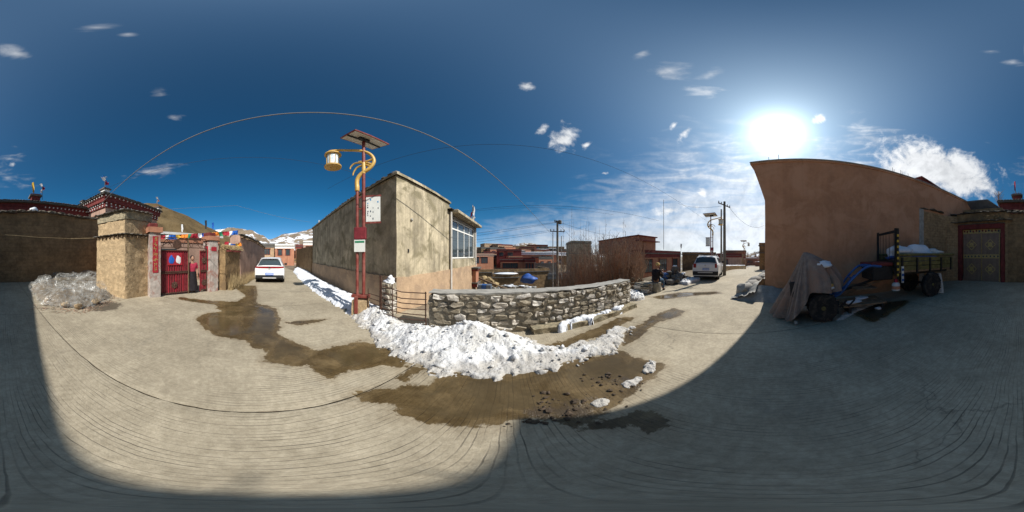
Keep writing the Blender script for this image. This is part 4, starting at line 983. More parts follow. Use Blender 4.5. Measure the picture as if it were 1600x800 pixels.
for k in range(5):
    x = xa+.12+k*(xb-xa)/5; w = (xb-xa)/5
    sc_bar([(x,.02,2.02),(x+w*.2,.02,2.25),(x+w*.55,.02,2.32),(x+w*.7,.02,2.18),(x+w*.5,.02,2.10)]); sc_bar([(x+w*.9,.02,2.02),(x+w*.6,.02,2.2),(x+w*.2,.02,2.38)])
for s_ in (-1, 1): sc_bar([((xa+xb)/2+s_*.02,.02,2.42),((xa+xb)/2+s_*.5,.02,2.30),((xa+xb)/2+s_*1.05,.02,2.05)])
MB().lathe([(.16,-.01),(.20,.0),(.20,.02),(.16,.03)], ((xa+mid)/2+.12,.02,2.13), 14, 'y').build('roundel', M_rust, rg)

mirror_y(rg)
# courtyard house behind the gate
ch = thing('courtyard_house', 'low pink courtyard house with white eave seen over the red gate', 'house', (-7.2, -6.1, 0), frame_angle(gd.x, gd.y))
MB().box(-1.2,5.6,-3.5,0,-.1,2.95).build('wall', M_pink, ch); MB().box(-1.35,5.8,-3.6,.22,2.95,3.10).build('eave', M_white, ch); MB().box(-1.2,5.6,.0,.05,2.5,2.9).build('painted_frieze', M_redwall, ch)
MB().box(-.8,2.2,.0,.06,.6,2.1).build('window', M_glass, ch)
mirror_y(ch)
# prayer flags
def flagstring(label, a_, b_, sag, n, size, z_off=0):
    a_, b_ = Vector(a_), Vector(b_); t_ = thing('prayer_flags', label, 'prayer flags', a_); pts = []
    for k in range(n*2+1):
        u = k/(n*2); pts.append((b_-a_)*u+Vector((0,0,-sag*4*u*(1-u))))
    MB().tube(pts, .005, 4).build('cord', M_wire, t_); cs = (M_redc, M_green, M_orange, M_yellowc, M_bluec, M_whitec)
    e = (b_-a_).normalized()
    for k in range(n):
        p_ = Vector(pts[2*k+1]); w = size*rnd(.8,1.05); h = size*rnd(.75,1.0); sk = rnd(-.3,.3)
        nrm = Vector((-e.y, e.x, 0))
        MB().grid(4, 4, lambda u, v: p_+e*w*(u-.5)+Vector((0,0,-h*v))+e*sk*h*.3*v+nrm*.05*math.sin(u*4+v*3+k)).build('flag', cs[(k*5+k//3) % 6], t_, smooth=180)
flagstring('row of coloured prayer flags strung over the red gate', P(252,368,8.6), P(372,360,9.6), .06, 22, .26)
flagstring('sagging faded prayer flags at the courtyard corner', P(352,376,8.5), P(376,378,9.3), .15, 6, .26)

# low street wall with thatched top, then the taller one
w1 = thing('street_wall', 'low mud street wall with straw and brush coping', 'wall', (-7.55, -1.55, 0))
MB().rough([(0,.12),(-1.75,.62),(-1.8,.25),(-.1,-.25)], -.2, 1.95, .11, .03, 4, 61).build('wall', M_mud, w1, smooth=60)
for k in range(8): MB().box(-.12-.21*k-.03,-.12-.21*k+.03,.12+.06*k,.28+.06*k,1.86,1.94).build('rafter_end', M_maroon, w1)
stw = MB()
for k in range(260):
    t = rnd(0,1); x = -1.75*t; y = .15+.5*t-rnd(0,.3); stw.tube([(x,y-.1,2.02+rnd(0,.22)),(x+rnd(-.08,.08),y+rnd(.1,.28),1.94+rnd(-.02,.25))], [.010,.005], 3)
tag(stw.build('straw_coping', M_straw, w1), kind='stuff')
MB().rough([(0,.06),(-1.75,.55),(-1.8,.25),(-.1,-.2)], 1.95, 2.12, .14, .03, 3, 66).build('sod_top', M_mud, w1, smooth=60)
w2 = thing('pink_street_wall', 'long taller mauve-pink street wall with slate eaves behind the white car', 'wall', (-9.35, -1.0, 0))
MB().rough([(0,.1),(-4.2,1.0),(-16,2.35),(-16,1.6),(-4.2,.4),(0,-.5)], -.2, 2.85, .3, .02, 2, 62).build('wall', M_pink, w2, smooth=50)
for k in range(40):
    x = -.1-k*.39; y = .1+(-x)*.214 if x > -4.2 else 1.0+(-x-4.2)*.1145
    MB().rock((x, y+.05, 2.90), (.23,.22,.045), k+5, 1, .3).build('eave_slate', M_slate, w2); MB().box(x-.05,x+.05,y,y+.14,2.72,2.82).build('rafter_end', M_wood, w2)
dg = MB()
for k in range(900):
    t = rnd(0, 1)**1.3; x = -7.6-7.5*t; base_y = (-1.40+(-(x+7.55))*.286) if x > -9.3 else (-.86+(-(x+9.35))*.214); y = base_y+rnd(.02,.28); h = rnd(.15,.85)*(1-.5*t)
    dg.tube([(x,y,0),(x+rnd(-.2,.2),y+rnd(-.1,.15),h)], [.009,.002], 3)
tag(dg.build('dry_grass', M_leafdry), 'dry straw-coloured weeds along the foot of the street wall', 'grass', kind='stuff')
# ------------------------------------------------------------------ cars
def car(name, label, loc, rz, S, W_, style):
    """S: stations (x from the rear, roof or deck height, half width low, half width at the top of the section); local +x is forward"""
    t = thing(name, label, 'car', loc, rz)
    belt = S['belt']; zb = .30
    def section(st):
        x, zt, w, wt = st
        if zt > belt+.12: pts = [(0,zt),(wt*.72,zt-.012),(wt*.93,zt-.05),(wt,zt-.12),(w*.955,belt+.03),(w*.985,belt-.03),(w,belt-.25),(w,.55),(w*.97,zb)]
        else: pts = [(0,zt),(w*.55,zt-.004),(w*.82,zt-.015),(w*.92,zt-.04),(w*.97,zt-.08),(w*.99,zt-.12),(w,(zt+.5)/2),(w,.50),(w*.97,zb)]
        return [(x, y, z) for y, z in pts]
    rows = [section(s_) for s_ in S['st']]
    def full(r): return [(x, -y, z) for x, y, z in reversed(r[1:])] + r
    b = MB(); F = [full(r) for r in rows]; m = len(F[0])
    for r in F: b.v += r
    for i in range(len(F)-1):
        for j in range(m-1): b.f.append((i*m+j, i*m+j+1, (i+1)*m+j+1, (i+1)*m+j))
    b.f.append(tuple(range(m))); b.f.append(tuple((len(F)-1)*m+j for j in range(m-1, -1, -1)))
    body = b.build('body', M_carwhite, t, smooth=32)
    def patch_(nm, i0, i1, j0, j1, m_, ins=.06, off=.006, par=None, mirror=True):
        """panel lying on the body surface between stations i0..i1 and section points j0..j1 (half section)"""
        for s_ in ((1, -1) if mirror else (1,)):
            def pt(u, v):
                fi = i0+(i1-i0)*(ins+(1-2*ins)*u); fj = j0+(j1-j0)*(ins+(1-2*ins)*v); i = min(int(fi), len(rows)-2); j = min(int(fj), 7); a, c = fi-i, fj-j
                g = lambda p, q: Vector(rows[p][q]); r = g(i,j)*(1-a)*(1-c)+g(i+1,j)*a*(1-c)+g(i,j+1)*(1-a)*c+g(i+1,j+1)*a*c
                n_ = (g(i+1,j)-g(i,j)+g(i+1,j+1)-g(i,j+1)).cross(g(i,j+1)-g(i,j)+g(i+1,j+1)-g(i+1,j)); n_ = -n_.normalized() if n_.length > 0 else Vector((0,0,1))
                if n_.y < -.2 or (abs(n_.y) <= .2 and n_.z < 0): n_ = -n_
                r = r+n_*off; return (r.x, r.y*s_, r.z)
            MB().grid(9, 7, pt).build(nm, m_, par or body, smooth=180)
    a0, a1 = S['rear_glass']
    # rear window across the whole width
    pr = rows[a0]; pq = rows[a1]
    def rg_(u, v):
        s_ = -1+2*u; p0 = Vector(pr[3]); p1 = Vector(pq[3]); z0_, z1_ = rows[a0][0], rows[a1][0]
        k = .10+.80*v; x = z0_[0]+(z1_[0]-z0_[0])*k; z = z0_[2]+(z1_[2]-z0_[2])*k - .045*abs(s_)**3; w = (p0.y+(p1.y-p0.y)*k)*.90
        return (x-.022, s_*w, z+.016)
    MB().grid(13, 6, rg_).build('rear_window', M_glass, t, smooth=180)
    for i0, i1 in S['side_glass']: patch_('side_window', i0, i1, 3, 4, M_glass, .05, .008, t)
    i0, i1 = S['windscreen']; MB().grid(11, 5, lambda u, v: (lambda k, s_: (rows[i0][0][0]+(rows[i1][0][0]-rows[i0][0][0])*k+.015, s_*(rows[i0][3][1]*(1-k)+rows[i1][3][1]*k)*.88, rows[i0][0][2]+(rows[i1][0][2]-rows[i0][0][2])*k+.016-.04*abs(s_)**3))(.08+.84*v, -1+2*u)).build('windscreen', M_glass, t, smooth=180)
    L = S['st'][-1][0]
    for x in S['axles']:
        for s_ in (-1, 1):
            y = s_*(W_-.10)
            w = MB().lathe([(.20,-.10),(.31,-.10),(.335,-.06),(.335,.06),(.31,.10),(.20,.10)], (x, y, .335), 22, 'y').build('wheel', M_rubber, t, smooth=40)
            MB().lathe([(.05,.085*s_),(.20,.10*s_),(.21,.07*s_),(.05,.06*s_)], (x, y, .335), 16, 'y').build('rim', M_panelback, w, smooth=40)
            MB().lathe([(.36,-.10),(.40,-.10),(.40,.118),(.36,.118)], (x, y, .345), 22, 'y').build('wheel_arch', M_carblack, t, smooth=40)
    MB().box(.05,L-.05,-W_*.98,W_*.98,.24,.36).build('underbody', M_carblack, t, bevel=.02)
    for s_ in (-1, 1): MB().box(S['mirror'],S['mirror']+.12,s_*(W_+.0)-.0,s_*(W_+.20),belt-.02,belt+.13).build('mirror', M_carblack, t, bevel=.03)
    if style == 'crossover':
        MB().grid(15, 4, lambda u, v: (-.022+.05*abs(2*u-1)**4, (2*u-1)*W_*.95, .92+.10*v)).build('light_bar', M_lightred, t, smooth=180)
        MB().box(-.035,.10,-W_*.95,W_*.95,.30,.50).build('rear_bumper', M_carblack, t, bevel=.03); MB().box(-.05,-.036,-W_*.45,W_*.45,.31,.36).build('skid_plate', M_panelback, t)
        bp_ = MB().box(-.030,-.015,-.24,.24,.505,.64).build('number_plate', M_plate, t)
        for k in range(7): MB().box(-.033,-.031,-.21+k*.06,-.175+k*.06,.535,.61).build('plate_mark', M_whitec, bp_)
        MB().box(.30,.52,-W_*.6,W_*.6,1.50,1.53).build('roof_spoiler', M_carwhite, t, bevel=.012); MB().box(-.03,-.02,-.07,.07,.86,.90).build('badge', M_panelback, t)
        MB().lathe([(.03,-.028),(.05,-.03),(.05,-.02)], (0,0,.97), 12, 'x').build('badge', M_carblack, t)
    else:
        MB().box(-.07,.22,-W_*.98,W_*.98,.36,.62).build('rear_bumper', M_carblack, t, bevel=.03); MB().box(-.08,-.071,-.5,.5,.52,.58).build('bumper_step', M_panelback, t)
        for s_ in (-1, 1): MB().box(-.02,.16,s_*W_*.80-.085,s_*W_*.80+.12*(1 if s_ > 0 else .55),.86,1.14).build('tail_light', M_lightred, t, bevel=.02)
        bp_ = MB().box(-.030,-.015,-.26,.18,.70,.83).build('number_plate', M_plate, t)
        for k in range(7): MB().box(-.033,-.031,-.23+k*.055,-.195+k*.055,.73,.80).build('plate_mark', M_whitec, bp_)
        MB().box(-.04,-.02,-.28,.20,.84,.88).build('handle_trim', M_panelback, t); MB().lathe([(.03,-.03),(.06,-.032),(.06,-.02)], (0,0,1.02), 12, 'x').build('badge', M_panelback, t)
        for s_ in (-1, 1): MB().tube([(.6,s_*.58,1.665),(.75,s_*.58,1.70),(2.3,s_*.58,1.70),(2.45,s_*.58,1.66)], .018, 6).build('roof_rail', M_panelback, t)
        MB().tube([(.9,.2,1.66),(.55,.2,1.86)], .006, 4).build('aerial', M_carblack, t)
    return t
cr = {'belt': .98, 'st': [(0,.90,.86,.80),(.03,1.00,.89,.80),(.16,1.04,.90,.80),(.50,1.47,.91,.62),(.85,1.535,.915,.66),(1.7,1.57,.92,.69),(2.45,1.52,.92,.68),(3.25,1.06,.91,.70),(3.85,.95,.89,.7),(4.25,.82,.84,.7),(4.42,.62,.74,.6)],
      'rear_glass': (2, 3), 'side_glass': ((4,5),(5,6)), 'windscreen': (6,7), 'axles': (.85, 3.5), 'mirror': 2.75}
p = P(421, 400, 9.75); car('parked_car', 'white crossover with full-width red light bar parked by the pink wall', (p.x, p.y, 0), frame_angle(-.985, .17), cr, .90, 'crossover')
sv = {'belt': 1.10, 'st': [(0,1.06,.87,.8),(.03,1.12,.88,.8),(.10,1.15,.89,.8),(.28,1.60,.89,.66),(.55,1.655,.90,.69),(1.5,1.68,.90,.71),(2.5,1.63,.90,.70),(3.2,1.14,.89,.70),(4.0,1.05,.88,.7),(4.45,.90,.84,.7),(4.58,.70,.76,.6)],
      'rear_glass': (2, 3), 'side_glass': ((4,5),(5,6)), 'windscreen': (6,7), 'axles': (.85, 3.6), 'mirror': 2.8}
p = P(1102, 400, 10.9); car('parked_suv', 'dusty white SUV with black lower bumper parked beside the utility pole', (p.x, p.y, 0), frame_angle(.978, .21), sv, .88, 'suv')

# ------------------------------------------------------------------ walking tractor and trailer along the brown wall
tn = Vector((.9816, -.1908))
def wp(perp, s): q = tn*perp+tb*s; return Vector((q.x, q.y, gz(q.x, q.y)))
to = wp(4.25, .45)
TA = frame_angle(tb.x, tb.y)             # local +x runs along the wall towards the trailer, local +y towards the wall
tr = thing('walking_tractor', 'two-wheeled walking tractor with big tyre and blue handlebars under a cloth', 'tractor', to, TA)
def tyre(par, x, y, r, w, nm='wheel'):
    z = r
    o = MB().lathe([(r*.55,-w*.40),(r*.80,-w*.5),(r*.95,-w*.46),(r,-w*.3),(r,w*.3),(r*.95,w*.46),(r*.80,w*.5),(r*.55,w*.40)], (x,y,z), 28, 'y').build(nm, M_rubber, par, smooth=40)
    for k in range(20):
        a_ = k*2*math.pi/20; c_ = Vector((x+r*math.cos(a_)*1.005, y, z+r*math.sin(a_)*1.005)); Mx = Matrix.Translation(c_) @ Matrix.Rotation(-a_, 4, 'Y') @ Matrix.Rotation(R(28 if k % 2 else -28), 4, 'X')
        MB().box(-.02,.022,-w*.46 if k % 2 else -.02,.02 if k % 2 else w*.46,-.018,.018, Mx).build('tread_lug', M_rubber, o)
    MB().lathe([(.04,-w*.36),(r*.30,-w*.40),(r*.5,-w*.30),(r*.56,-w*.38),(r*.56,w*.36),(r*.5,w*.28),(.04,w*.3)], (x,y,z), 22, 'y').build('rim', M_doorgrey, o, smooth=40)
    MB().lathe([(.02,-w*.5),(.05,-w*.48),(.06,-w*.36)], (x,y,z), 10, 'y').build('hub', M_olive, o)
    return o
tyre(tr, .12, -.38, .37, .21); tyre(tr, .12, .38, .37, .21)
MB().bar((.12,-.3,.345),(.12,.3,.345), .12).build('axle', M_dark, tr)
MB().box(-.75,.05,-.16,.16,.34,.62).build('chassis', M_dark, tr, bevel=.02); MB().box(-.10,.30,-.14,.14,.30,.80).build('gearbox', M_blue, tr, bevel=.03)
MB().box(-.70,.05,-.20,.20,.60,1.0).build('engine', M_dark, tr, bevel=.03); MB().lathe([(.03,-.05),(.20,-.05),(.20,.05),(.03,.05)], (-.42,-.27,.66), 18, 'y').build('flywheel', M_dark, tr)
MB().bar((-.05,-.1,.62),(.42,-.2,.92), .05).build('gear_lever', M_dark, tr); MB().lathe([(.06,0),(.08,.05),(.07,.10)], (.32,-.30,.86), 10).build('lamp_housing', M_gold, tr)
for s_ in (-1, 1):
    h_ = bez([(.15,s_*.12,.60),(.55,s_*.16,.62),(.92,s_*.24,1.06),(1.30,s_*.30,1.36),(1.70,s_*.34,1.36)], 6)
    MB().tube(h_, .032, 8).build('handlebar', M_blue, tr, smooth=60); MB().tube([h_[-1], h_[-1]+Vector((.16,0,-.01))], .026, 8).build('grip', M_rubber, tr)
    MB().tube([(1.3,s_*.3,1.38),(1.5,s_*.38,1.25),(1.7,s_*.36,1.27)], .009, 5).build('brake_lever', M_dark, tr)
MB().tube([(.92,-.24,1.06),(.92,.24,1.06)], .022, 6).build('handle_brace', M_blue, tr); MB().tube([(1.32,-.3,1.36),(1.32,.3,1.36)], .022, 6).build('handle_brace', M_blue, tr)
MB().tube([(.45,-.14,.62),(.75,-.1,.84),(1.05,0,1.12)], .03, 6).build('belt_guard', M_blue, tr)
for k in range(3): MB().bar((.35+.22*k,-.22,.30),(.55+.22*k,-.18,.46), .035).build('hitch_strut', M_dark, tr)
# draped cloth
def tarp(u, v):
    a_ = u*2*math.pi; ca, sa = math.cos(a_), math.sin(a_); left = sstep(.25, -.45, ca) if False else 1-sstep(-.45, .25, ca)
    fold = (.13*math.sin(a_*9+1.5*math.sin(a_*2+.6))+.07*math.sin(a_*21+2+1.1*math.sin(a_*3)))*v**.5
    k = 1+fold*1.5+.10*noise.noise(Vector((ca*2, sa*2, v*1.5)))
    hx = (.05+.70*v**.95)*left+(.05+.82*min(1, v*1.25)**.55)*(1-left); hy = .04+.50*v**.72
    zl_ = 1.74-1.68*v**.95                                    # the long side falls straight to the ground
    zr_ = 1.74-.36*min(1, v/.45)**.8-.62*max(0, (v-.45)/.55)**1.1   # the other side lies on the machine, then hangs
    z = zl_*left+zr_*(1-left)+.035*math.sin(a_*8+v*5)*v+.03*noise.noise(Vector((ca*3, sa*3, v*4)))
    return (-.30+hx*ca*k, hy*sa*k, max(.02, z))
tg = thing('cloth_cover', 'faded brown cloth draped in folds over the tractor engine', 'cloth', to, TA)
MB().grid(260, 40, tarp).build('cloth', M_cloth, tg, smooth=180)
MB().rock((.14,-.08,1.42), (.27,.24,.10), 12, 3, .3).build('snow_cap', M_snow, tg, smooth=180)
MB().rock((.28,-.34,.88), (.11,.03,.05), 13, 2, .4).build('snow_lump', M_snow, tg, smooth=180)
tag(MB().rock((to.x-.45, to.y+.62, .05), (.07,.05,.05), 3, 2, .4).build('stone', M_cap, smooth=60), 'small pale stone weighting the hem of the tractor cloth', 'stone')

tl = thing('trailer', 'small farm trailer with olive plank sides and black front rack', 'trailer', wp(5.0, 4.35), TA)
BZ = 1.06
fl2 = MB().box(-1.35,1.55,-.68,.68,BZ-.06,BZ).build('bed', M_wood, tl)
for s_ in (-1, 1):
    for k in range(3): MB().box(-1.33,1.55,s_*.68-.02,s_*.68+.02,BZ+.005+k*.16,BZ+.15+k*.16).build('side_plank', M_olive, tl, bevel=.006)
    MB().tube([(-1.4,s_*.70,BZ+.53),(1.62,s_*.70,BZ+.57)], .05, 8).build('top_rail', M_olive, tl, smooth=60)
    for k in range(5): MB().box(-1.25+k*.65,-1.19+k*.65,s_*.72-.03,s_*.72+.03,BZ-.1,BZ+.44).build('side_stake', M_dark, tl)
for k in range(3): MB().box(1.55,1.60,-.66,.66,BZ+.005+k*.16,BZ+.15+k*.16).build('tail_plank', M_olive, tl, bevel=.006)
MB().box(-1.3,1.5,-.40,-.32,BZ-.18,BZ-.06).build('chassis_beam', M_dark, tl); MB().box(-1.3,1.5,.32,.40,BZ-.18,BZ-.06).build('chassis_beam', M_dark, tl)
tyre(tl, .15, -.72, .47, .22); tyre(tl, .15, .62, .47, .22); MB().bar((.15,-.7,.47),(.15,.6,.47), .08).build('axle', M_dark, tl)
MB().bar((-3.1,0,.42),(-1.3,0,.92), .09, .07).build('drawbar', M_dark, tl)
MB().bar((-2.9,-.12,.36),(-1.3,-.36,.92), .05).build('drawbar_stay', M_wood, tl)
sb_ = MB().box(-2.15,-1.42,-.48,.48,.78,1.22).build('tool_box', M_dark, tl, bevel=.02); MB().box(-2.20,-1.40,-.52,.52,1.225,1.35).build('seat', M_maroon, tl, bevel=.035)
MB().box(-2.24,-2.20,-.55,.40,1.0,1.04).build('foot_rail', M_dark, tl); MB().box(-2.7,-2.0,-.5,.5,.52,.56).build('foot_board', M_wood, tl)
for y in (-.62, .62): MB().box(-1.44,-1.37,y-.04,y+.04,BZ-.1,BZ+1.40).build('rack_post', M_dark, tl)
MB().box(-1.43,-1.38,-.62,.62,BZ+1.26,BZ+1.34).build('rack_rail', M_dark, tl); MB().box(-1.43,-1.38,-.62,.62,BZ+.30,BZ+.36).build('rack_rail', M_dark, tl)
for k in range(5): MB().tube([(-1.405,-.45+k*.22,BZ+.36),(-1.405,-.45+k*.22+rnd(-.03,.03),BZ+1.26)], .010, 5).build('rack_bar', M_rust, tl)
sp_ = MB().tube([(-1.40,-.74,BZ-.25),(-1.40,-.74,BZ+1.38)], .032, 8).build('marker_post', M_dark, tl)
for k in range(8): MB().lathe([(.034,0),(.034,.075)], (-1.40,-.74,BZ-.15+k*.18), 8).build('pale_stripe', M_yellowc, sp_)
MB().box(-1.26,-1.18,-.76,-.72,BZ-.38,BZ+.16).build('reflector_board', M_white, tl)
for k in range(3): MB().box(-1.262,-1.178,-.765,-.761,BZ-.33+k*.17,BZ-.25+k*.17).build('reflector_stripe', M_blue, tl)
cn = MB().lathe([(.10,.0),(.13,.02),(.13,.20),(.10,.25),(.05,.27)], (0,0,0), 14); c_ = cn.build('paint_can', M_panelback, None, smooth=40)
q = tl.matrix_basis @ Vector((-1.52,-.78,.30)); c_.location = q; tag(c_, 'small round tin with red top hanging at the trailer front', 'tin'); MB().lathe([(.05,.27),(.06,.29),(.05,.37),(.03,.38)], (0,0,0), 10).build('red_top', M_redc, c_); MB().lathe([(.132,.06),(.132,.16)], (0,0,0), 14).build('paper_band', M_redwall, c_)
MB().tube([(0,0,.36),(.06,.0,.62)], .006, 4).build('hanger', M_rust, c_)
def sack(label, x, y, z, sx_, sy_, sz_, seed, m, par=tl, rz=0.0):
    o = MB().rock((0,0,0), (sx_,sy_,sz_), seed, 3, .30).build('sack', m, None, smooth=180); o.location = par.matrix_basis @ Vector((x,y,z)); o.rotation_euler.z = TA+rz; return tag(o, label, 'sack')
tl_m = Matrix.Translation(tl.location) @ Matrix.Rotation(TA, 4, 'Z')
class _F: matrix_basis = tl_m
sack('snow-covered white sack heaped highest on the trailer load', .1, 0, BZ+.68, .70, .46, .30, 4, M_snow, _F)
sack('pale bundle at the rack end of the trailer', -.85, -.1, BZ+.62, .50, .42, .24, 5, M_snow, _F)
sack('flattened pale sack at the trailer tail', .95, .0, BZ+.60, .55, .48, .20, 6, M_sack, _F)
sack('dark blue tarpaulin bundle under the pale sacks', .0, -.05, BZ+.36, 1.3, .56, .22, 7, M_tarpblue, _F)
c_.location = tl_m @ Vector((-1.52,-.80,.46))
ws = MB().grid(18, 14, lambda u, v: (lambda a_, k: (k*.20*math.cos(a_)*(1+.2*math.sin(3*a_)), k*.11*math.sin(a_), .82*v+.0))(u*2*math.pi, (1.05-.62*v**1.6)))
ws_o = ws.build('sack', M_sack, None, smooth=180); q = wp(4.45, 5.15); ws_o.location = q; tag(ws_o, 'upright white woven sack standing against the trailer wheel', 'sack')
# bits of snow under the drawbar
for i, (s_, pp, a_, b_) in enumerate(((1.5,4.35,.30,.12),(1.9,4.7,.25,.16),(2.25,4.25,.12,.09))):
    q = wp(pp, s_); o = MB().rock((0,0,0), (b_,a_,.045), i+3, 2, .4).build('snow_patch', M_snow, None, smooth=180); o.location = (q.x, q.y, q.z+.30 if i < 2 else q.z+.02); tag(o, ('thin snow patch resting on the trailer footboard', 'snow clump on the trailer drawbar boards', 'little snow clump on the ground under the drawbar')[i], 'snow', kind='stuff')
fb = thing('drawbar_boards', 'dark loose boards lying under the trailer drawbar', 'boards', wp(4.5, 1.7), TA)
for k in range(4): MB().box(-.55,.75,-.36+k*.2,-.20+k*.2,.20+.01*k,.245+.01*k).build('board', M_wood, fb)
for x in (-.4, .6): MB().box(x,x+.08,-.36,.44,0,.20).build('bearer', M_dark, fb)

# ------------------------------------------------------------------ plastic sheet heap
heap = gp((40,457),(62,482),(95,488),(128,488),(150,483),(172,474),(188,462),(178,450),(160,440),(130,436),(95,440),(60,444))
HX = np.array(heap)
ph_ = thing('plastic_heap', 'crumpled clear plastic sheeting heaped over debris beside the mud pillar', 'plastic sheet', (-2.6,-5.3,gz(0,-5.3)))
def heapmesh(step, kz, amp, seed, off, base):
    xs = HX[:,0]; ys = HX[:,1]; X = np.arange(xs.min()-.1, xs.max()+.1, step); Y = np.arange(ys.min()-.1, ys.max()+.1, step); PX, PY = np.meshgrid(X, Y); D = sdist(PX, PY, [tuple(q_) for q_ in HX])
    idx = -np.ones(PX.shape, int); b = MB()
    for j in range(PX.shape[0]):
        for i in range(PX.shape[1]):
            x, y = float(PX[j,i]), float(PY[j,i]); d_ = float(D[j,i])-off+.12*noise.noise(Vector((x*2,y*2,seed)))
            if d_ < 0: continue
            q1, q2 = x*.75+y*.66, -x*.66+y*.75; rdg = 1-abs(noise.noise(Vector((q1*1.25+.4*noise.noise(Vector((x*1.6,y*1.6,0))), q2*.8, seed))))*2.4; rd2 = 1-abs(noise.noise(Vector((q1*3.6+.6*noise.noise(Vector((x*3,y*3,5))), q2*2.2, seed+3))))*2.6
            z = kz*min(1, d_/.7)**.8*(.75+.25*noise.noise(Vector((x,y,seed))))+amp*(max(0,rdg)**1.6*.9+max(0,rd2)**1.6*.10)*min(1, d_/.2)
            idx[j,i] = len(b.v); b.v.append((x+2.6, y+5.3, z+base+gz(x,y)-gz(0,-5.3)))
    for j in range(PX.shape[0]-1):
        for i in range(PX.shape[1]-1):
            q_ = (idx[j,i],idx[j,i+1],idx[j+1,i+1],idx[j+1,i])
            if min(q_) >= 0: b.f.append(tuple(int(t_) for t_ in q_))
    return b
heapmesh(.03, .30, .36, 5, .03, .02).build('plastic_sheet', M_plastic, ph_, smooth=180, recalc=False)
heapmesh(.06, .24, .10, 9, .15, -.0).build('debris', M_earth, ph_, smooth=60, recalc=False)
pf = MB().grid(14, 10, lambda u, v: (.15+.95*(u-.5)-.2*v, -1.05+.45*u+.15*v+.06*math.sin(u*9+v*3), .30+.62*v-.35*v*abs(u-.35)+.05*math.sin(u*11)))
pf.build('plastic_flap', M_plastic, ph_, smooth=180)
for k in range(5):
    q_ = HX[[1,2,3,4,2]][k]; MB().rock((q_[0]+2.6+rnd(-.1,.35)*-1, q_[1]+5.3-rnd(.12,.3), .07), (rnd(.08,.15),rnd(.07,.11),rnd(.07,.10)), k+9, 2, .3).build('stone', M_mudlt, ph_, smooth=50)
lt = MB()
for k in range(240):
    t = rnd(0, 1); i = rnd(1, 6.2); i0 = int(i); a_ = HX[i0]+(HX[i0+1]-HX[i0])*(i-i0); x, y = a_[0]+rnd(-.2,.35), a_[1]+rnd(-.15,.22); an = rnd(0,6.28); L = rnd(.03,.16)
    lt.tube([(x,y,gz(x,y)+.012),(x+L*math.cos(an),y+L*math.sin(an),gz(x,y)+.014+rnd(0,.03))], [.007,.004], 3)
tag(lt.build('straw_litter', M_twig), 'dark twigs and litter scattered along the plastic heap', 'litter', kind='stuff')
# ------------------------------------------------------------------ people
def skin(name, nodes, edges, m, parent, sub=2):
    """continuous skinned surface: nodes = [(co, radius or (rx, ry))], root first"""
    me = bpy.data.meshes.new(name); me.from_pydata([n_[0] for n_ in nodes], edges, []); o = bpy.data.objects.new(name, me); col.objects.link(o)
    md = o.modifiers.new('skin', 'SKIN'); md.use_smooth_shade = True
    sv_ = me.skin_vertices[0].data
    for i, n_ in enumerate(nodes):
        r_ = n_[1]; sv_[i].radius = r_ if isinstance(r_, tuple) else (r_, r_)
    sv_[0].use_root = True
    o.modifiers.new('sub', 'SUBSURF').render_levels = sub; o.modifiers['sub'].levels = sub
    dg_ = bpy.context.evaluated_depsgraph_get(); nm = bpy.data.meshes.new_from_object(o.evaluated_get(dg_)); bpy.data.objects.remove(o); bpy.data.meshes.remove(me)
    nm.name = name; nm.materials.clear(); nm.materials.append(m); nm.polygons.foreach_set('use_smooth', [True]*len(nm.polygons))
    r = bpy.data.objects.new(name, nm); col.objects.link(r); r.parent = parent; return r
def head(par, c, face, m_hat=None, m_hair=M_black):
    """head with nose, ears, eyes, mouth; face = yaw of the look direction"""
    cs, sn = math.cos(face), math.sin(face); c = Vector(c)
    def loc(x, y, z): return c + Vector((x*cs-y*sn, x*sn+y*cs, z))
    b = MB(); n1_, n2_ = 18, 12
    vs = []
    for j in range(n2_+1):
        t = math.pi*j/n2_
        for i in range(n1_):
            a_ = 2*math.pi*i/n1_; x, y, z = .098*math.sin(t)*math.cos(a_), .076*math.sin(t)*math.sin(a_), .118*math.cos(t)
            if z < 0: y *= 1+z*1.6; x = x*(1+z*.6)+.012
            if abs(a_) < .4 or a_ > 5.9:
                if -.045 < z < .02: x += .022*(1-abs(z+.02)/.045) if abs(z+.02) < .045 else 0
            vs.append(loc(x, y, z))
    b.add(vs, [(j*n1_+i, j*n1_+(i+1) % n1_, (j+1)*n1_+(i+1) % n1_, (j+1)*n1_+i) for j in range(n2_) for i in range(n1_)])
    h_ = b.build('head', M_skin, par, smooth=180)
    for s_ in (-1, 1):
        MB().rock(loc(.088, s_*.03, .012), (.010,.010,.007), 1, 1, 0).build('eye', M_ink, h_); MB().rock(loc(0, s_*.078, -.005), (.02,.008,.03), 2, 1, .05).build('ear', M_skin, h_, smooth=180)
    MB().rock(loc(.092, 0, -.062), (.008,.022,.006), 3, 1, 0).build('mouth', M_crimson, h_)
    if m_hat:
        MB().lathe([(.108,.0),(.112,.03),(.10,.075),(.06,.11),(.012,.125),(.012,.145)], loc(-.006,0,.025), 18).build('hat', m_hat, par, smooth=60)
    else:
        MB().rock(loc(-.022, 0, .035), (.095,.088,.10), 5, 3, .06).build('hair', m_hair, par, smooth=180)
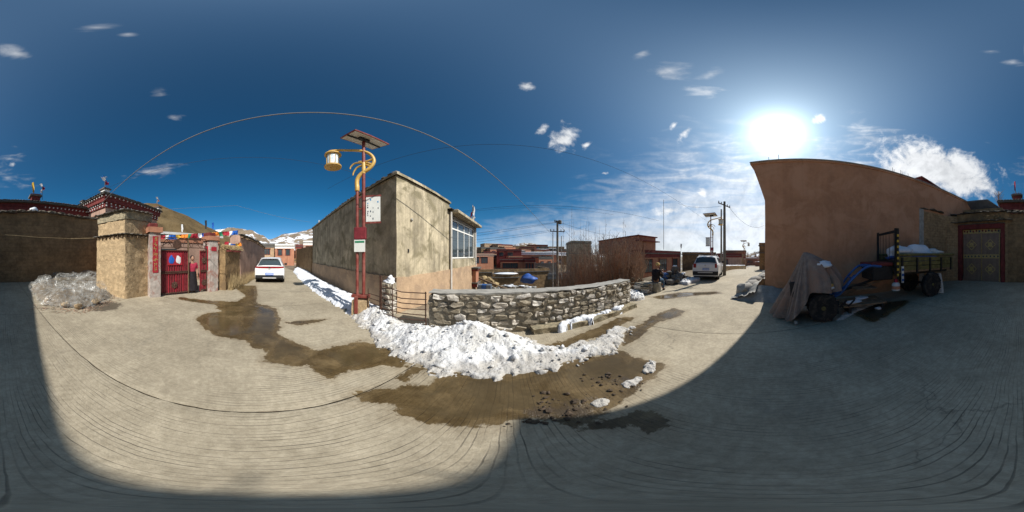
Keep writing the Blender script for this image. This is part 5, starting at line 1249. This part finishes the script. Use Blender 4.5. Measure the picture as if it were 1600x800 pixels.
def hand(par, wrist, dirv_, up_, closed=.6):
    """palm with four fingers and a thumb leaving the side of the palm"""
    w, d_, u_ = Vector(wrist), Vector(dirv_).normalized(), Vector(up_).normalized(); s_ = d_.cross(u_).normalized(); u_ = s_.cross(d_)
    b = MB().tube([w-d_*.01, w+d_*.04, w+d_*.085], [.022,.036,.034], 8)
    for k, L in enumerate((.068,.078,.073,.056)):
        o_ = w+d_*.078+s_*(-.030+.020*k); p1 = o_+d_*L*.45-u_*L*.12*closed; p2 = p1+(d_*(1-closed)-u_*closed).normalized()*L*.33; p3 = p2+(d_*(.5-closed)-u_*closed).normalized()*L*.25
        b.tube([o_,p1,p2,p3], [.0095,.009,.008,.006], 6)
    o_ = w+d_*.03-s_*.03; b.tube([o_, o_+d_*.03-s_*.022, o_+d_*.055-s_*.016-u_*.015], [.012,.010,.008], 6)
    return b.build('hand', M_skin, par, smooth=180)
q = G(1027, 455); ps = thing('person', 'person in black jacket, jeans and yellow hat seated on stones by road', 'person', (q.x, q.y, 0), R(8))
# local +x is the way they face; pelvis above the seat
T = lambda l: [Vector(v_) for v_ in l]
skin('body', [((-.14,0,.56),(.12,.15)), ((-.12,0,.70),(.11,.14)), ((-.08,0,.90),(.115,.16)), ((-.02,0,1.04),(.06,.07)), ((.01,0,1.12),.05), ((-.05,.17,.98),.055), ((.02,.25,.76),.045), ((.24,.14,.86),.036), ((-.05,-.17,.98),.055), ((.02,-.25,.74),.045), ((.22,-.16,.93),.036),
              ((-.10,.10,.53),.085), ((.28,.12,.52),.065), ((.30,.12,.10),.045), ((.42,.13,.05),.035), ((-.10,-.10,.53),.085), ((.28,-.12,.52),.065), ((.34,-.12,.10),.045), ((.46,-.13,.05),.035)],
     [(0,1),(1,2),(2,3),(3,4),(2,5),(5,6),(6,7),(2,8),(8,9),(9,10),(0,11),(11,12),(12,13),(13,14),(0,15),(15,16),(16,17),(17,18)], M_skin, ps)
skin('jacket', [((-.14,0,.50),(.18,.21)), ((-.12,0,.70),(.16,.19)), ((-.07,0,.90),(.15,.20)), ((-.03,0,1.02),(.10,.11)), ((-.05,.18,.97),.085), ((.02,.26,.75),.07), ((.20,.16,.84),.058), ((-.05,-.18,.97),.085), ((.02,-.26,.73),.07), ((.18,-.18,.90),.058)],
     [(0,1),(1,2),(2,3),(2,4),(4,5),(5,6),(2,7),(7,8),(8,9)], M_black, ps)
skin('jeans', [((-.14,0,.60),(.15,.18)), ((-.02,.11,.54),.10), ((.28,.12,.53),.08), ((.31,.12,.30),.068), ((.31,.12,.10),.066), ((-.02,-.11,.54),.10), ((.28,-.12,.53),.08), ((.33,-.12,.30),.068), ((.34,-.12,.10),.066)],
     [(0,1),(1,2),(2,3),(3,4),(0,5),(5,6),(6,7),(7,8)], M_jean, ps)
for y, x in ((.125,.36), (-.125,.40)): MB().rock((x, y, .045), (.13,.05,.05), 2, 2, .06).build('shoe', M_black, ps, smooth=180)
head(ps, (.045, 0, 1.20), 0.0, M_hat); hand(ps, (.22,-.16,.93), (.35,.35,.75), (-1,0,.3), .7); hand(ps, (.24,.14,.86), (.6,-.3,.4), (0,0,1), .6)
# person in the gate
e = gd.normalized(); gq = ga+e*(mid+.28)+Vector((-e.y, e.x))*.10
pg = thing('person', 'person in crimson top and dark skirt standing inside the open red gate', 'person', (gq.x, gq.y, 0), R(40))
skin('body', [((0,0,.88),(.11,.14)), ((0,0,1.05),(.10,.13)), ((.01,0,1.26),(.11,.16)), ((.02,0,1.38),(.06,.07)), ((.03,0,1.46),.05), ((0,.18,1.30),.05), ((.02,.23,1.05),.04), ((.12,.20,.84),.033), ((0,-.18,1.30),.05), ((.02,-.23,1.05),.04), ((.12,-.20,.84),.033),
              ((0,.09,.80),.085), ((.01,.09,.45),.06), ((0,.09,.08),.045), ((.12,.09,.05),.035), ((0,-.09,.80),.085), ((.01,-.09,.45),.06), ((0,-.09,.08),.045), ((.12,-.09,.05),.035)],
     [(0,1),(1,2),(2,3),(3,4),(2,5),(5,6),(6,7),(2,8),(8,9),(9,10),(0,11),(11,12),(12,13),(13,14),(0,15),(15,16),(16,17),(17,18)], M_skin, pg)
skin('top', [((0,0,.86),(.14,.17)), ((0,0,1.05),(.13,.16)), ((.01,0,1.26),(.14,.19)), ((.02,0,1.37),(.09,.10)), ((0,.19,1.30),.075), ((.02,.24,1.08),.06), ((0,-.19,1.30),.075), ((.02,-.24,1.08),.06)], [(0,1),(1,2),(2,3),(2,4),(4,5),(2,6),(6,7)], M_crimson, pg)
MB().grid(30, 8, lambda u, v: (lambda a_: ((.155+.10*v+.012*math.sin(a_*9)*v)*math.cos(a_), (.18+.09*v+.012*math.sin(a_*9)*v)*math.sin(a_), .98-.82*v))(u*2*math.pi)).build('skirt', M_black, pg, smooth=180)
for y in (.09, -.09): MB().rock((.06, y, .04), (.13,.05,.045), 2, 2, .06).build('shoe', M_dark, pg, smooth=180)
head(pg, (.055, 0, 1.55), 0.0, None); hand(pg, (.12,.20,.84), (.3,0,-1), (0,-1,0), .35); hand(pg, (.12,-.20,.84), (.3,0,-1), (0,1,0), .35)

# ------------------------------------------------------------------ roadside stones, rubble
def heap_of(name, label, cat, c, n, rx, ry, h, m, s0=.08, s1=.2, snow=0):
    t = thing(name, label, cat, (c[0], c[1], c[2]))
    for k in range(n):
        a_ = rnd(0, 6.28); q_ = rnd(0, 1)**.6; s_ = rnd(s0, s1); z = h*(1-q_)*rnd(.3,1)+s_*.3
        MB().rock((rx*q_*math.cos(a_), ry*q_*math.sin(a_), z), (s_*rnd(.8,1.3), s_*rnd(.7,1.1), s_*rnd(.5,.9)), k+random.randint(0,99), 1, .3, rnd(0,3)).build('rubble', m, t)
    for k in range(snow):
        a_ = rnd(0, 6.28); q_ = rnd(0,.7); MB().rock((rx*q_*math.cos(a_), ry*q_*math.sin(a_)-.1, h*(1-q_)+.12), (rnd(.15,.3),rnd(.1,.2),.05), k, 2, .3).build('snow_patch', M_snow, t, smooth=180)
    return t
q = G(1013, 456); se = thing('stone_stack', 'stacked block of squared stones serving as a roadside seat', 'stones', (q.x, q.y+.12, 0), R(8))
for k in range(4):
    for x in ((-.30,0,.30) if k % 2 else (-.36,-.12,.15,.38)):
        for y in (-.18, .18): put_stone(se, x, y, .06+k*.11, .30, .34, .115, rnd(-.04,.04), rnd(-.08,.08))
q = G(1027, 455); MB().rough([(-.34,-.24),(-.02,-.24),(-.02,.30),(-.34,.30)], -.1, .45, .12, .03, 5, 3).build('seat_block', M_mortar, None, loc=(q.x, q.y, 0), smooth=50)
tag(bpy.data.objects['seat_block'], 'rough stone block under the seated person', 'stone')
q = G(992, 452); heap_of('firewood_pile', 'jumbled heap of split firewood beside the stone wall end', 'firewood', (q.x, q.y, 0), 6, .3, .3, .3, M_wood)
fw = bpy.data.objects['firewood_pile']
for k in range(46):
    a_ = rnd(0, 3.14); x, y = rnd(-.42,.42), rnd(-.35,.35); z = rnd(.05,.62)*(1-abs(x)); L = rnd(.15,.3); MB().tube([(x-L*math.cos(a_)*.5,y-L*math.sin(a_)*.5,z),(x+L*math.cos(a_)*.5,y+L*math.sin(a_)*.5,z+rnd(-.06,.06))], rnd(.025,.05), 6).build('log', M_wood, fw)
q = G(1045, 445); heap_of('rubble_heap', 'grey stone rubble heap just past the seated person', 'rubble', (q.x+.2, q.y+.9, 0), 34, .6, .45, .5, M_cap, .08, .18, 1)
q = G(1072, 441); heap_of('dark_rubble_heap', 'dark rubble heap with grey snow beside the parked SUV', 'rubble', (q.x-.2, q.y+.8, 0), 60, 1.7, .8, .9, M_slate, .12, .28, 4)
q = G(1049, 444); bar_ = MB().lathe([(.16,0),(.17,.02),(.16,.3),(.17,.32),(.16,.62),(.15,.64)], (0,0,0), 16).build('blue_drum', M_blue, None, smooth=40); bar_.location = (q.x, q.y+.4, 0); tag(bar_, 'small blue drum between the rubble heaps', 'drum')

# ------------------------------------------------------------------ utility poles and wires
def upole(label, loc, h, arms, r=.13, insul=True, rz=0.0):
    t = thing('utility_pole', label, 'utility pole', loc, rz)
    MB().tube([(0,0,-.5),(0,0,h)], [r*1.15, r*.75], 10).build('pole', M_pole, t, smooth=60)
    for z, w in arms:
        a_ = MB().bar((-w,0,z),(w,0,z), .07).build('cross_arm', M_rust, t)
        for x in (-w*.95, -w*.5, w*.5, w*.95): MB().lathe([(.02,0),(.045,.04),(.03,.09),(.045,.12),(.02,.17)], (x,0,z+.035), 8).build('insulator', M_slate, a_)
    return t
p1_ = P(871, 345, 14); pz = th(p1_.x, p1_.y)
u1 = upole('dark utility pole with short crossarm rising beyond the stone wall', (p1_.x, p1_.y, pz), p1_.z-pz, [(p1_.z-pz-.95, .62), (p1_.z-pz-.12, .25)], .12, rz=R(-6))
MB().lathe([(.05,0),(.16,.05),(.16,.3),(.08,.36)], (.22,0,p1_.z-pz-.3), 10).build('insulator_pot', M_slate, u1)
for dx, hh in ((-.35, -1.0), (.42, -1.3)):
    o = MB().tube([(0,0,-.5),(0,0,p1_.z-pz+hh)], [.045,.035], 8).build('thin_post', M_cap, None, smooth=60); o.location = (p1_.x+dx, p1_.y+.2, pz); tag(o, ('slim grey post just left of the dark utility pole by the town' if False else 'slim grey post supporting the old pole on the house side') if dx < 0 else 'slim grey post supporting the old pole on the thicket side', 'post')
p2_ = P(1132, 315, 13.9); upole('tall concrete utility pole with single crossarm beside the white SUV', (p2_.x, p2_.y, 0), p2_.z, [(p2_.z-.35, .85)], .13, rz=R(-20))
p3_ = P(1127, 327, 17); upole('bare grey pole close behind the tall utility pole', (p3_.x, p3_.y, -.2), p3_.z+.2, [], .10)
def wire_(label, a_, b_, sag, r=.008, m=M_wire, n=40):
    a_, b_ = Vector(a_), Vector(b_); pts = [a_.lerp(b_, k/n)+Vector((0,0,-sag*4*(k/n)*(1-k/n))) for k in range(n+1)]
    return tag(MB().tube(pts, r, 5).build('wire', m), label, 'wire')
wire_('thick pale cable sweeping overhead from the corniced house past the lamp', (-8.2,-15.2,4.9), (7.2,27.2,4.9), .22, .0135, M_cable, 80)
wire_('thin black wire running over the concrete house and along the east road', (-8.5,4.0,5.75), (21.5,7.6,6.0), .12, .006, M_wire, 60)
wire_('thin black wire crossing the street from south to the house roof', (-5.0,-16,5.6), (-5.9,9,5.6), .10, .0055, M_wire, 60)
ha = Vector((-2.4, 11.0, 4.0))
WLAB = ['uppermost of four wires between concrete house and dark pole', 'second wire down between concrete house and dark pole', 'third wire down between concrete house and dark pole', 'lowest of four wires between concrete house and dark pole']
for k in range(4): wire_(WLAB[k], P(740, (365,369,375,379)[k], 11.3), P(868 if k < 2 else 864, (347,348,359,361)[k], 13.9), .10, .009)
wire_('long level wire high above the town beyond the pole', P(720,331,30), P(1030,345,34), -.35, .02); wire_('fainter wire just under the long level wire', P(720,333,32), P(960,336,34), -.3, .016)
wire_('pale horizontal rail wire in front of the thicket', P(886,396,10.5), P(998,395,12), 0, .02, M_pole)
wire_('wire from the dark pole towards the red-brown house', P(873,347,14), P(1010,372,17.5), .5, .009); wire_('guy wire slanting down beside the dark pole', P(874,352,14), P(905,384,18), .0, .008)
wire_('slack wire falling from the tall pole towards the brown building', P(1138,322,13.9), P(1194,352,17), .9, .010); wire_('second slack wire leaving the tall pole crossarm', P(1128,322,13.9), P(1060,318,24), .4, .010)
wire_('pale wire dipping behind the roofs of the west street', P(262,327,16), P(370,321,18), .1, .012, M_cable); wire_('pale wire continuing down towards the west street end', P(370,321,18), P(485,347,20), .35, .012, M_cable)
o = MB().tube([P(1037,390,24), P(1037,312,24)], .035, 5).build('radio_mast', M_pole); tag(o, 'very thin tall mast rising behind the red-brown house', 'mast')

# ------------------------------------------------------------------ houses
def house(name, label, loc, rz, w, d_, h, wall, band=None, wins=(), group=None, snow=False, side=(), flag=None, doorx=None):
    """flat-roofed house; local y=0 is its front; wins = (x0, x1, z0, z1) on the front, side the same on the x=0 side"""
    t = thing(name, label, 'house', loc, rz, group)
    MB().box(0,w,0,d_,-3.5,h).build('wall', wall, t)
    MB().box(-.12,w+.12,-.12,d_+.12,h,h+.10).build('roof', M_slate, t)
    pr_ = MB().box(-.04,w+.04,-.04,.12,h+.10,h+.42).box(-.04,.12,.12,d_,h+.10,h+.42).box(w-.12,w+.04,.12,d_,h+.10,h+.42).build('parapet', band or wall, t)
    if snow: MB().box(.12,w-.12,.12,d_-.1,h+.10,h+.22).build('roof_snow', M_snow, t); MB().rock((w*.5,.3,h+.42), (w*.5,.5,.10), 3, 2, .3).build('snow_drift', M_snow, t, smooth=180)
    if band: MB().box(-.05,w+.05,-.05,.0,h-.42,h).build('band', band, t)
    for (x0_, x1_, z0_, z1_) in wins:
        wd = MB().box(x0_-.10,x1_+.10,-.05,.02,z0_-.08,z1_+.10).build('window', M_maroon, t)
        n_ = max(1, int(round((x1_-x0_)/.55)))
        for k in range(n_):
            a_ = x0_+(x1_-x0_)*k/n_; MB().box(a_+.03,a_+(x1_-x0_)/n_-.03,-.06,-.052,z0_,z1_).build('pane', M_glass, wd)
        MB().box(x0_-.16,x1_+.16,-.22,.0,z1_+.10,z1_+.18).build('sill_hood', M_redwall, wd)
    for (y0_, y1_, z0_, z1_) in side:
        wd = MB().box(-.05,.02,y0_-.1,y1_+.1,z0_-.08,z1_+.10).build('window', M_maroon, t); MB().box(-.06,-.052,y0_,y1_,z0_,z1_).build('pane', M_glass, wd)
    if doorx is not None: MB().box(doorx,doorx+.95,-.04,.02,.0,2.0).build('door', M_maroon, t)
    return t
def face(x): return -azr(x)
# red-brown house beyond the thicket
rb = house('red_brown_house', 'red-brown single-storey house with raised block behind the seated person', (11.85, 12.15, -1.1), R(-1), 8.3, 6, 3.0, M_redwall, M_maroon, [(.9,2.2,.95,2.35),(3.5,4.9,.95,2.35),(6.3,7.4,.95,2.35)])
MB().box(0,2.85,.02,8.2,3.0,4.85).build('upper_block', M_redwall, rb); MB().box(-.12,3.0,-.16,8.3,4.85,4.97).build('upper_roof', M_maroon, rb); MB().box(-.05,3.3,-.3,.4,4.35,4.45).build('upper_eave', M_maroon, rb); MB().tube([(.75,-.08,0),(.75,-.08,4.4)], .05, 8).build('downpipe', M_redwall, rb); MB().tube([(8.15,-.08,0),(8.15,-.08,3.0)], .05, 8).build('downpipe', M_pipe, rb)
p = P(1064, 391, 20.5); flagpole('small pale flag on the red-brown house corner', (p.x, p.y, 2.3), .9, [M_whitec], w=.12)
p = P(893, 400, 26); house('grey_block_house', 'plain grey-tan block house rising above the bare thicket', (p.x, p.y, -2.5), face(905)+.25, 3.3, 5, 6.2, M_grey)
p = P(985, 400, 20); 
# valley houses just beyond the wall
def at(x, y, d_): v_ = P(x, y, d_); return v_
def vh(x, ytop, d_, w, label, wall, band=None, wins=(), snow=False, dep=5, h=None, rot=0.0, name='town_house', group=None, **kw):
    v_ = P(x, ytop, d_); g_ = th(v_.x, v_.y); hh = v_.z-.42-g_
    return house(name, label, (v_.x, v_.y, g_), face(x)+rot, w, dep, hh, wall, band, [(a_, b_, hh-c_, hh-e_) for a_, b_, c_, e_ in wins], group, snow, **kw)
vh(745, 421, 20, 9.5, 'long grey-brown mud wall house below the town slope', M_mud, None, (), dep=4)
vh(782, 403, 34, 5.2, 'maroon house with open dark gallery and pink bay', M_redwall, M_maroon, [(.5,3.6,1.7,.7)], dep=5)
vh(820, 403, 33, 2.1, 'pink projecting bay with three pale narrow windows', M_pink, M_maroon, [(.2,.55,1.9,.7),(.8,1.15,1.9,.7),(1.4,1.75,1.9,.7)], dep=3)
vh(832, 427, 22, 5.6, 'dark earthen shed with pale roof line by the dark pole', M_mud, M_cap, (), dep=4)
vh(770, 428, 16.5, 2.6, 'low grey-brown shed with snow-rimmed roof below the wall', M_mud, None, (), snow=True, dep=2.5)
vh(836, 411, 40, 5.5, 'square dark grey stone house behind the blue tarpaulin', M_slate, None, (), dep=5)
vh(735, 396, 44, 6.5, 'house with pale glazed front and pink eave', M_redwall, M_pink, [(.6,2.4,2.2,.6),(3.0,4.8,2.2,.6)], dep=5, rot=.15)
vh(776, 389, 52, 8, 'dark maroon two-storey house on the near slope', M_maroon, None, [(.8,2.2,1.8,.7),(3.5,5.2,1.8,.7)], dep=6)
vh(805, 394, 55, 15, 'wide low house with a broad snow-covered roof', M_redwall, M_snow, [(9,10.2,2.2,.9),(11,12.2,2.2,.9)], snow=True, dep=8)
vh(845, 395, 60, 14, 'broad red-brown house with snowy roof beside the dark pole', M_redwall, M_snow, [(3,4.2,2.2,.9),(6,7.5,2.2,.9),(9,10,2.2,.9)], snow=True, dep=8)
GT = 'flat-roofed houses on the far town slope'
random.seed(44)
TOWN = [(752,386,80,9,0),(757,380,100,12,1),(778,381,96,11,1),(797,391,72,7,0),(803,384,105,12,0),(825,382,112,14,2),(845,385,100,12,0),(858,385,95,9,1),(740,390,90,10,0),(766,387,76,8,2),(788,385,88,8,2),(835,389,84,9,0),(866,390,80,10,2),(880,389,90,12,0),
        (748,402,48,5,1),(764,399,56,6,2),(795,400,46,4,2),(818,398,62,6,1),(842,401,50,5,2),(862,399,58,6,0),(756,393,66,6,1),(784,395,62,6,0),(812,390,78,7,2),(850,393,70,7,1),(872,396,64,6,2),(768,383,110,9,0),(814,386,96,8,1),(852,388,92,8,2)]
for i, (x, yt, d_, w, mi) in enumerate(TOWN):
    m = (M_mud, M_tan, M_redwall)[mi]; nw_ = (2, 1, 3)[i % 3]; sn_ = i % 4 == 3
    lab = '%s %s flat-roofed house with %s window%s%s, far town slope' % ('wide' if w >= 11 else ('narrow' if w <= 6 else 'mid-sized'), ('grey-brown', 'pale tan', 'red-brown')[mi], ('one', 'two', 'three')[nw_-1], '' if nw_ == 1 else 's', ' and snowy roof' if sn_ else '')
    vh(x, yt, d_, w, lab, m, (M_slate, None, M_maroon)[i % 3], [(w*(k+.3)/nw_, w*(k+.65)/nw_, 2.4, 1.1) for k in range(nw_)], group=GT, dep=7, rot=rnd(.1,.65), snow=sn_)
# jumble in the yard below
bt = MB().rock((0,0,0), (.9,.6,.55), 8, 3, .35).build('tarpaulin_heap', M_tarpblue, None, smooth=50); v_ = P(825, 436, 19); bt.location = v_; tag(bt, 'crumpled blue tarpaulin heap in the yard beyond the wall', 'tarpaulin')
for i, (x, y, d_) in enumerate(((757,440,11),(765,444,11.5),(773,446,12))):
    v_ = P(x, y, d_); o = MB().bar((-1.3,0,.55),(1.2,.1,-.35), .12, .07).build('timber_beam', M_wood); o.location = v_; o.rotation_euler.z = R(-10+6*i); tag(o, 'long weathered beam leaning in the yard beside the house', 'beam', 'leaning yard beams')
v_ = P(757, 447, 10.8); bx_ = thing('blue_crate', 'pale blue boarded crate beside the house corner beyond the wall', 'crate', (v_.x, v_.y, v_.z-.5))
for k in range(3): MB().box(-.45+k*.31,-.16+k*.31,-.3,.3,0,.62).build('board', M_tin if k != 1 else M_blue, bx_)
v_ = P(757, 430, 12); o = heap_of('yellow_straw_heap', 'yellowish straw and dung heap below the red window', 'straw heap', (v_.x, v_.y, v_.z-.9), 22, 1.0, .7, .9, M_straw, .15, .3)
v_ = P(800, 446, 15); o = heap_of('snowy_rubble', 'long rubble row dusted with snow behind the stone wall', 'rubble', (v_.x, v_.y, v_.z-.35), 50, 2.4, .7, .35, M_cap, .12, .25, 9)
# east road: far houses, walls
vh(1066, 394, 24, 5, 'snow-topped mud shed beside the red-brown house', M_mud, None, (), snow=True, dep=4)
vh(1100, 396, 34, 8, 'long low pinkish house behind the second lamp', M_pink, M_maroon, [(1,2,2.0,.9),(4,5,2.0,.9)], dep=6)
vh(1134, 391, 40, 5, 'cream two-storey house beyond the tall utility pole', M_tan, M_redwall, [(.6,1.5,2.2,.9),(2.6,3.5,2.2,.9)], dep=5)
vh(1147, 394, 46, 3.2, 'brown tower-like house beside the cream house', M_redwall, None, [(.6,1.4,2,.8)], dep=5)
GE = 'low houses far down the east road'
for i, (x, yt, d_, w) in enumerate(((1160,403,85,9),(1172,401,100,9),(1184,405,75,6),(1150,402,110,12),(1180,409,58,5))):
    vh(x, yt, d_, w, ('low red-brown house with snowy roof' if i % 2 == 0 else 'bare-roofed low red-brown house')+' far down the east road', M_redwall, None, [(w*.3,w*.6,2,.9)], group=GE, dep=6, snow=(i % 2 == 0))
ew = thing('roadside_wall', 'tan earthen roadside wall with snow on top past the SUV', 'wall', (16.5, 4.6, 0), frame_angle(17, -.9))
MB().rough([(0,0),(12,0),(12,.5),(0,.5)], -2.5, .55, .3, .05, 2, 71, top=lambda x, y: .58-.055*x).build('wall', M_mudlt, ew, smooth=50)
for k in range(14): MB().rock((.5+k*.85,.25,.62-.055*(.5+k*.85)), (rnd(.3,.5),.26,.09), k+7, 2, .3).build('snow_cap', M_snow, ew, smooth=180)
eb = house('eaves_house', 'narrow dark house edge with jutting eaves beyond the brown building', (20.5, 1.1, -.2), R(-93), 6, 6, 3.1, M_mud)
MB().box(-.3,6,-.6,.2,2.2,2.3).build('eave_shelf', M_slate, eb)
# west street end
ws_ = [(430,381,29,3.4,'maroon and white house at the end of the west street',M_redwall,M_white,[(.5,1.2,1.6,.6),(1.9,2.6,1.6,.6)]),(437,404,33,3.6,'pink walled yard closing the west street',M_pink,M_mud,()),(452,391,40,4,'brown house above the pink yard wall',M_redwall,None,[(1,2,1.6,.7)]),(462,382,36,3.2,'red house behind the brick wall of the west street',M_redwall,M_maroon,[(.5,1.2,1.6,.6)]),(405,380,31,5,'tan house with dark eaves over the pink street wall',M_tan,M_slate,[(1,2,1.7,.7),(3,4,1.7,.7)]),(445,396,55,6,'grey mud house far behind the pink yard',M_mud,None,()),(474,376,30,3,'pale house corner with white parapet above the brick wall',M_pink,M_white,[(.6,1.6,1.6,.7)])]
for x, yt, d_, w, lab, m, bnd, wn_ in ws_: vh(x, yt, d_, w, lab, m, bnd, wn_, dep=5)
bw = thing('brick_yard_wall', 'brown mud brick yard wall continuing past the concrete house', 'wall', (-13.7, 5.2, 0), frame_angle(-.985, .10))
MB().rough([(0,0),(9,0),(9,.4),(0,.4)], -.3, 2.55, .25, .02, 3, 75).build('wall', M_adobe, bw, smooth=50)
for x, y, h, m, lab in ((285,352,1.0,M_whitec,'tiny white flag on a thin pole on the hill side roofs'),(322,346,1.1,M_wire,'dark slim pole flag behind the red gate'),(333,349,.8,M_bluec,'little blue flag behind the red gate'),(498,346,1.1,M_whitec,'pale flag on the west end of the concrete house roof')):
    v_ = P(x, y, 15.5); flagpole(lab, (v_.x, v_.y, v_.z-1.1*h), h*1.2, [m], w=.16)

# ------------------------------------------------------------------ bare thicket
TW = [M_twig, mat('grey_twig', (.30,.225,.165), var=.35, scale=8, bump=0, grain=0), mat('red_twig', (.36,.185,.11), var=.35, scale=8, bump=0, grain=0)]
def shrub(label, x, y, z, h, w, n, seed, group=None):
    random.seed(seed); M_twig = TW[seed % 3]; t = thing('bare_shrub', label, 'shrub', (x, y, z), 0, group); st_ = MB(); br_ = MB()
    for k in range(n):
        a_ = random.uniform(0, 6.28); r0 = w*.35*random.random(); bx0 = r0*math.cos(a_); by0 = r0*math.sin(a_); hh = h*random.uniform(.55, 1.0); lean = random.uniform(.05,.42)*w; b_ = a_+random.uniform(-.7,.7)
        p0 = Vector((bx0,by0,0)); p1 = Vector((bx0+lean*.4*math.cos(b_), by0+lean*.4*math.sin(b_), hh*.5)); p2 = Vector((bx0+lean*math.cos(b_), by0+lean*math.sin(b_), hh))
        st_.tube([p0,p1,p2], [.018,.011,.005], 4, False)
        for j in range(7):
            q_ = p0.lerp(p1, random.random()) if random.random() < .35 else p1.lerp(p2, random.random()); c_ = random.uniform(0,6.28); L = random.uniform(.25,.75)
            e_ = q_+Vector((L*.5*math.cos(c_), L*.5*math.sin(c_), L*random.uniform(.4,.95))); br_.tube([q_, e_], [.008,.004], 3, False)
            for i in range(2): f_ = q_.lerp(e_, random.uniform(.3,.9)); c2_ = random.uniform(0,6.28); br_.tube([f_, f_+Vector((.16*math.cos(c2_),.16*math.sin(c2_),.22))], [.005,.002], 3, False)
    st_.build('stems', M_twig, t); br_.build('branches', M_twig, t)
SH = [('tall bare shrub with upright shoots right behind the dark pole',889,11.5,1.5),('bare reddish shrub behind the lowest stretch of capping',905,10.5,1.6),('dense bare shrub in the middle of the thicket',922,10,1.7),('dark tangled bare shrub in front of the grey block house',938,9.5,1.8),('bushy bare shrub behind the highest part of the stone wall',953,9.5,1.8),('bare shrub against the red-brown house side wall',968,9.2,1.7),('last bare shrub before the firewood heap',982,8.8,1.5),('bare shrub set back behind the tangled one',930,13,2.2),('bare shrub set back near the grey block house',908,13.5,2.2),('bare shrub set back by the red-brown house',955,13,2.2),('thin yellowish bare shrub by the firewood heap',992,9.6,1.2),('broad bare shrub filling the gap behind the dark pole',897,12.4,2.0),('tall bare shrub rising before the grey block house wall',914,12.0,2.0),('twiggy bare shrub between the two set back near the red-brown house',944,12.2,2.0)]
for i, (lab, x, d_, w) in enumerate(SH):
    v_ = P(x, 400, d_); g_ = th(v_.x, v_.y); tp = 2.6+.35*math.sin(i*2.1) if i not in (10,) else 1.9; shrub(lab, v_.x, v_.y, g_-.1, tp-g_+.1, w*1.2, 74, 300+i)
random.seed(99)
for i, (x, yt, d_) in enumerate(((880,335,13),(893,318,13.5),(897,340,13),(906,342,12.5),(915,345,12.5),(920,338,13),(936,352,12),(947,340,12.5),(973,340,12.5),(977,344,12.5),(912,352,14),(889,346,14),(929,355,12))):
    v_ = P(x, yt, d_); g_ = th(v_.x, v_.y); b_ = MB(); hh = v_.z-g_
    b_.tube([(0,0,0),(.03,0,hh*.6),(rnd(-.1,.1),0,hh)], [.016,.011,.004], 4)
    for k in range(34):
        z = hh*rnd(.45,.95); c2_ = rnd(0,6.28); L = rnd(.2,.6)*(1.2-z/hh); b_.tube([(.02,0,z),(.02+L*.45*math.cos(c2_),L*.45*math.sin(c2_),z+L)], [.008,.003], 3)
    o = b_.build('sapling', M_twig); o.location = (v_.x, v_.y, g_); tag(o, ('tallest slender bare sapling standing up out of the thicket' if yt < 330 else ('tall thin bare sapling standing up out of the thicket' if yt < 343 else 'shorter thin bare sapling just clearing the thicket top')), 'sapling', 'saplings in the thicket')
for i, (x, yt, d_, h) in enumerate(((1560,296,17,2.4),(1592,298,18,2.2))):
    v_ = P(x, yt, d_); b_ = MB()
    b_.tube([(0,0,-6),(0,0,h*.4)], [.09,.04], 5)
    for k in range(70):
        z = rnd(-.6,.5)*h*.5; c2_ = rnd(0,6.28); L = rnd(.5,1.3); b_.tube([(0,0,z),(L*.6*math.cos(c2_),L*.6*math.sin(c2_),z+L*.8)], [.014,.004], 3); 
    o = b_.build('bare_tree', M_twig); o.location = (v_.x, v_.y, v_.z-h*.5); tag(o, ('bare treetop behind the blue-grey sheet roof', 'bare treetop behind the dark red parapet')[i], 'tree')
v_ = P(1160, 395, 120)
for i, (x, d_) in enumerate(((1168,120),(1180,105),(1188,90))):
    q = P(x, 396, d_); b_ = MB(); b_.tube([(0,0,-9),(0,0,0)], [.25,.1], 5)
    for k in range(120):
        c2_ = rnd(0,6.28); z = rnd(-6,0); L = rnd(.8,2.4); b_.tube([(0,0,z),(L*.7*math.cos(c2_),L*.7*math.sin(c2_),z+L)], [.05,.015], 3)
    o = b_.build('bare_tree', M_twig); o.location = q; tag(o, 'distant bare tree among the houses down the east road', 'tree', 'bare trees down the east road')
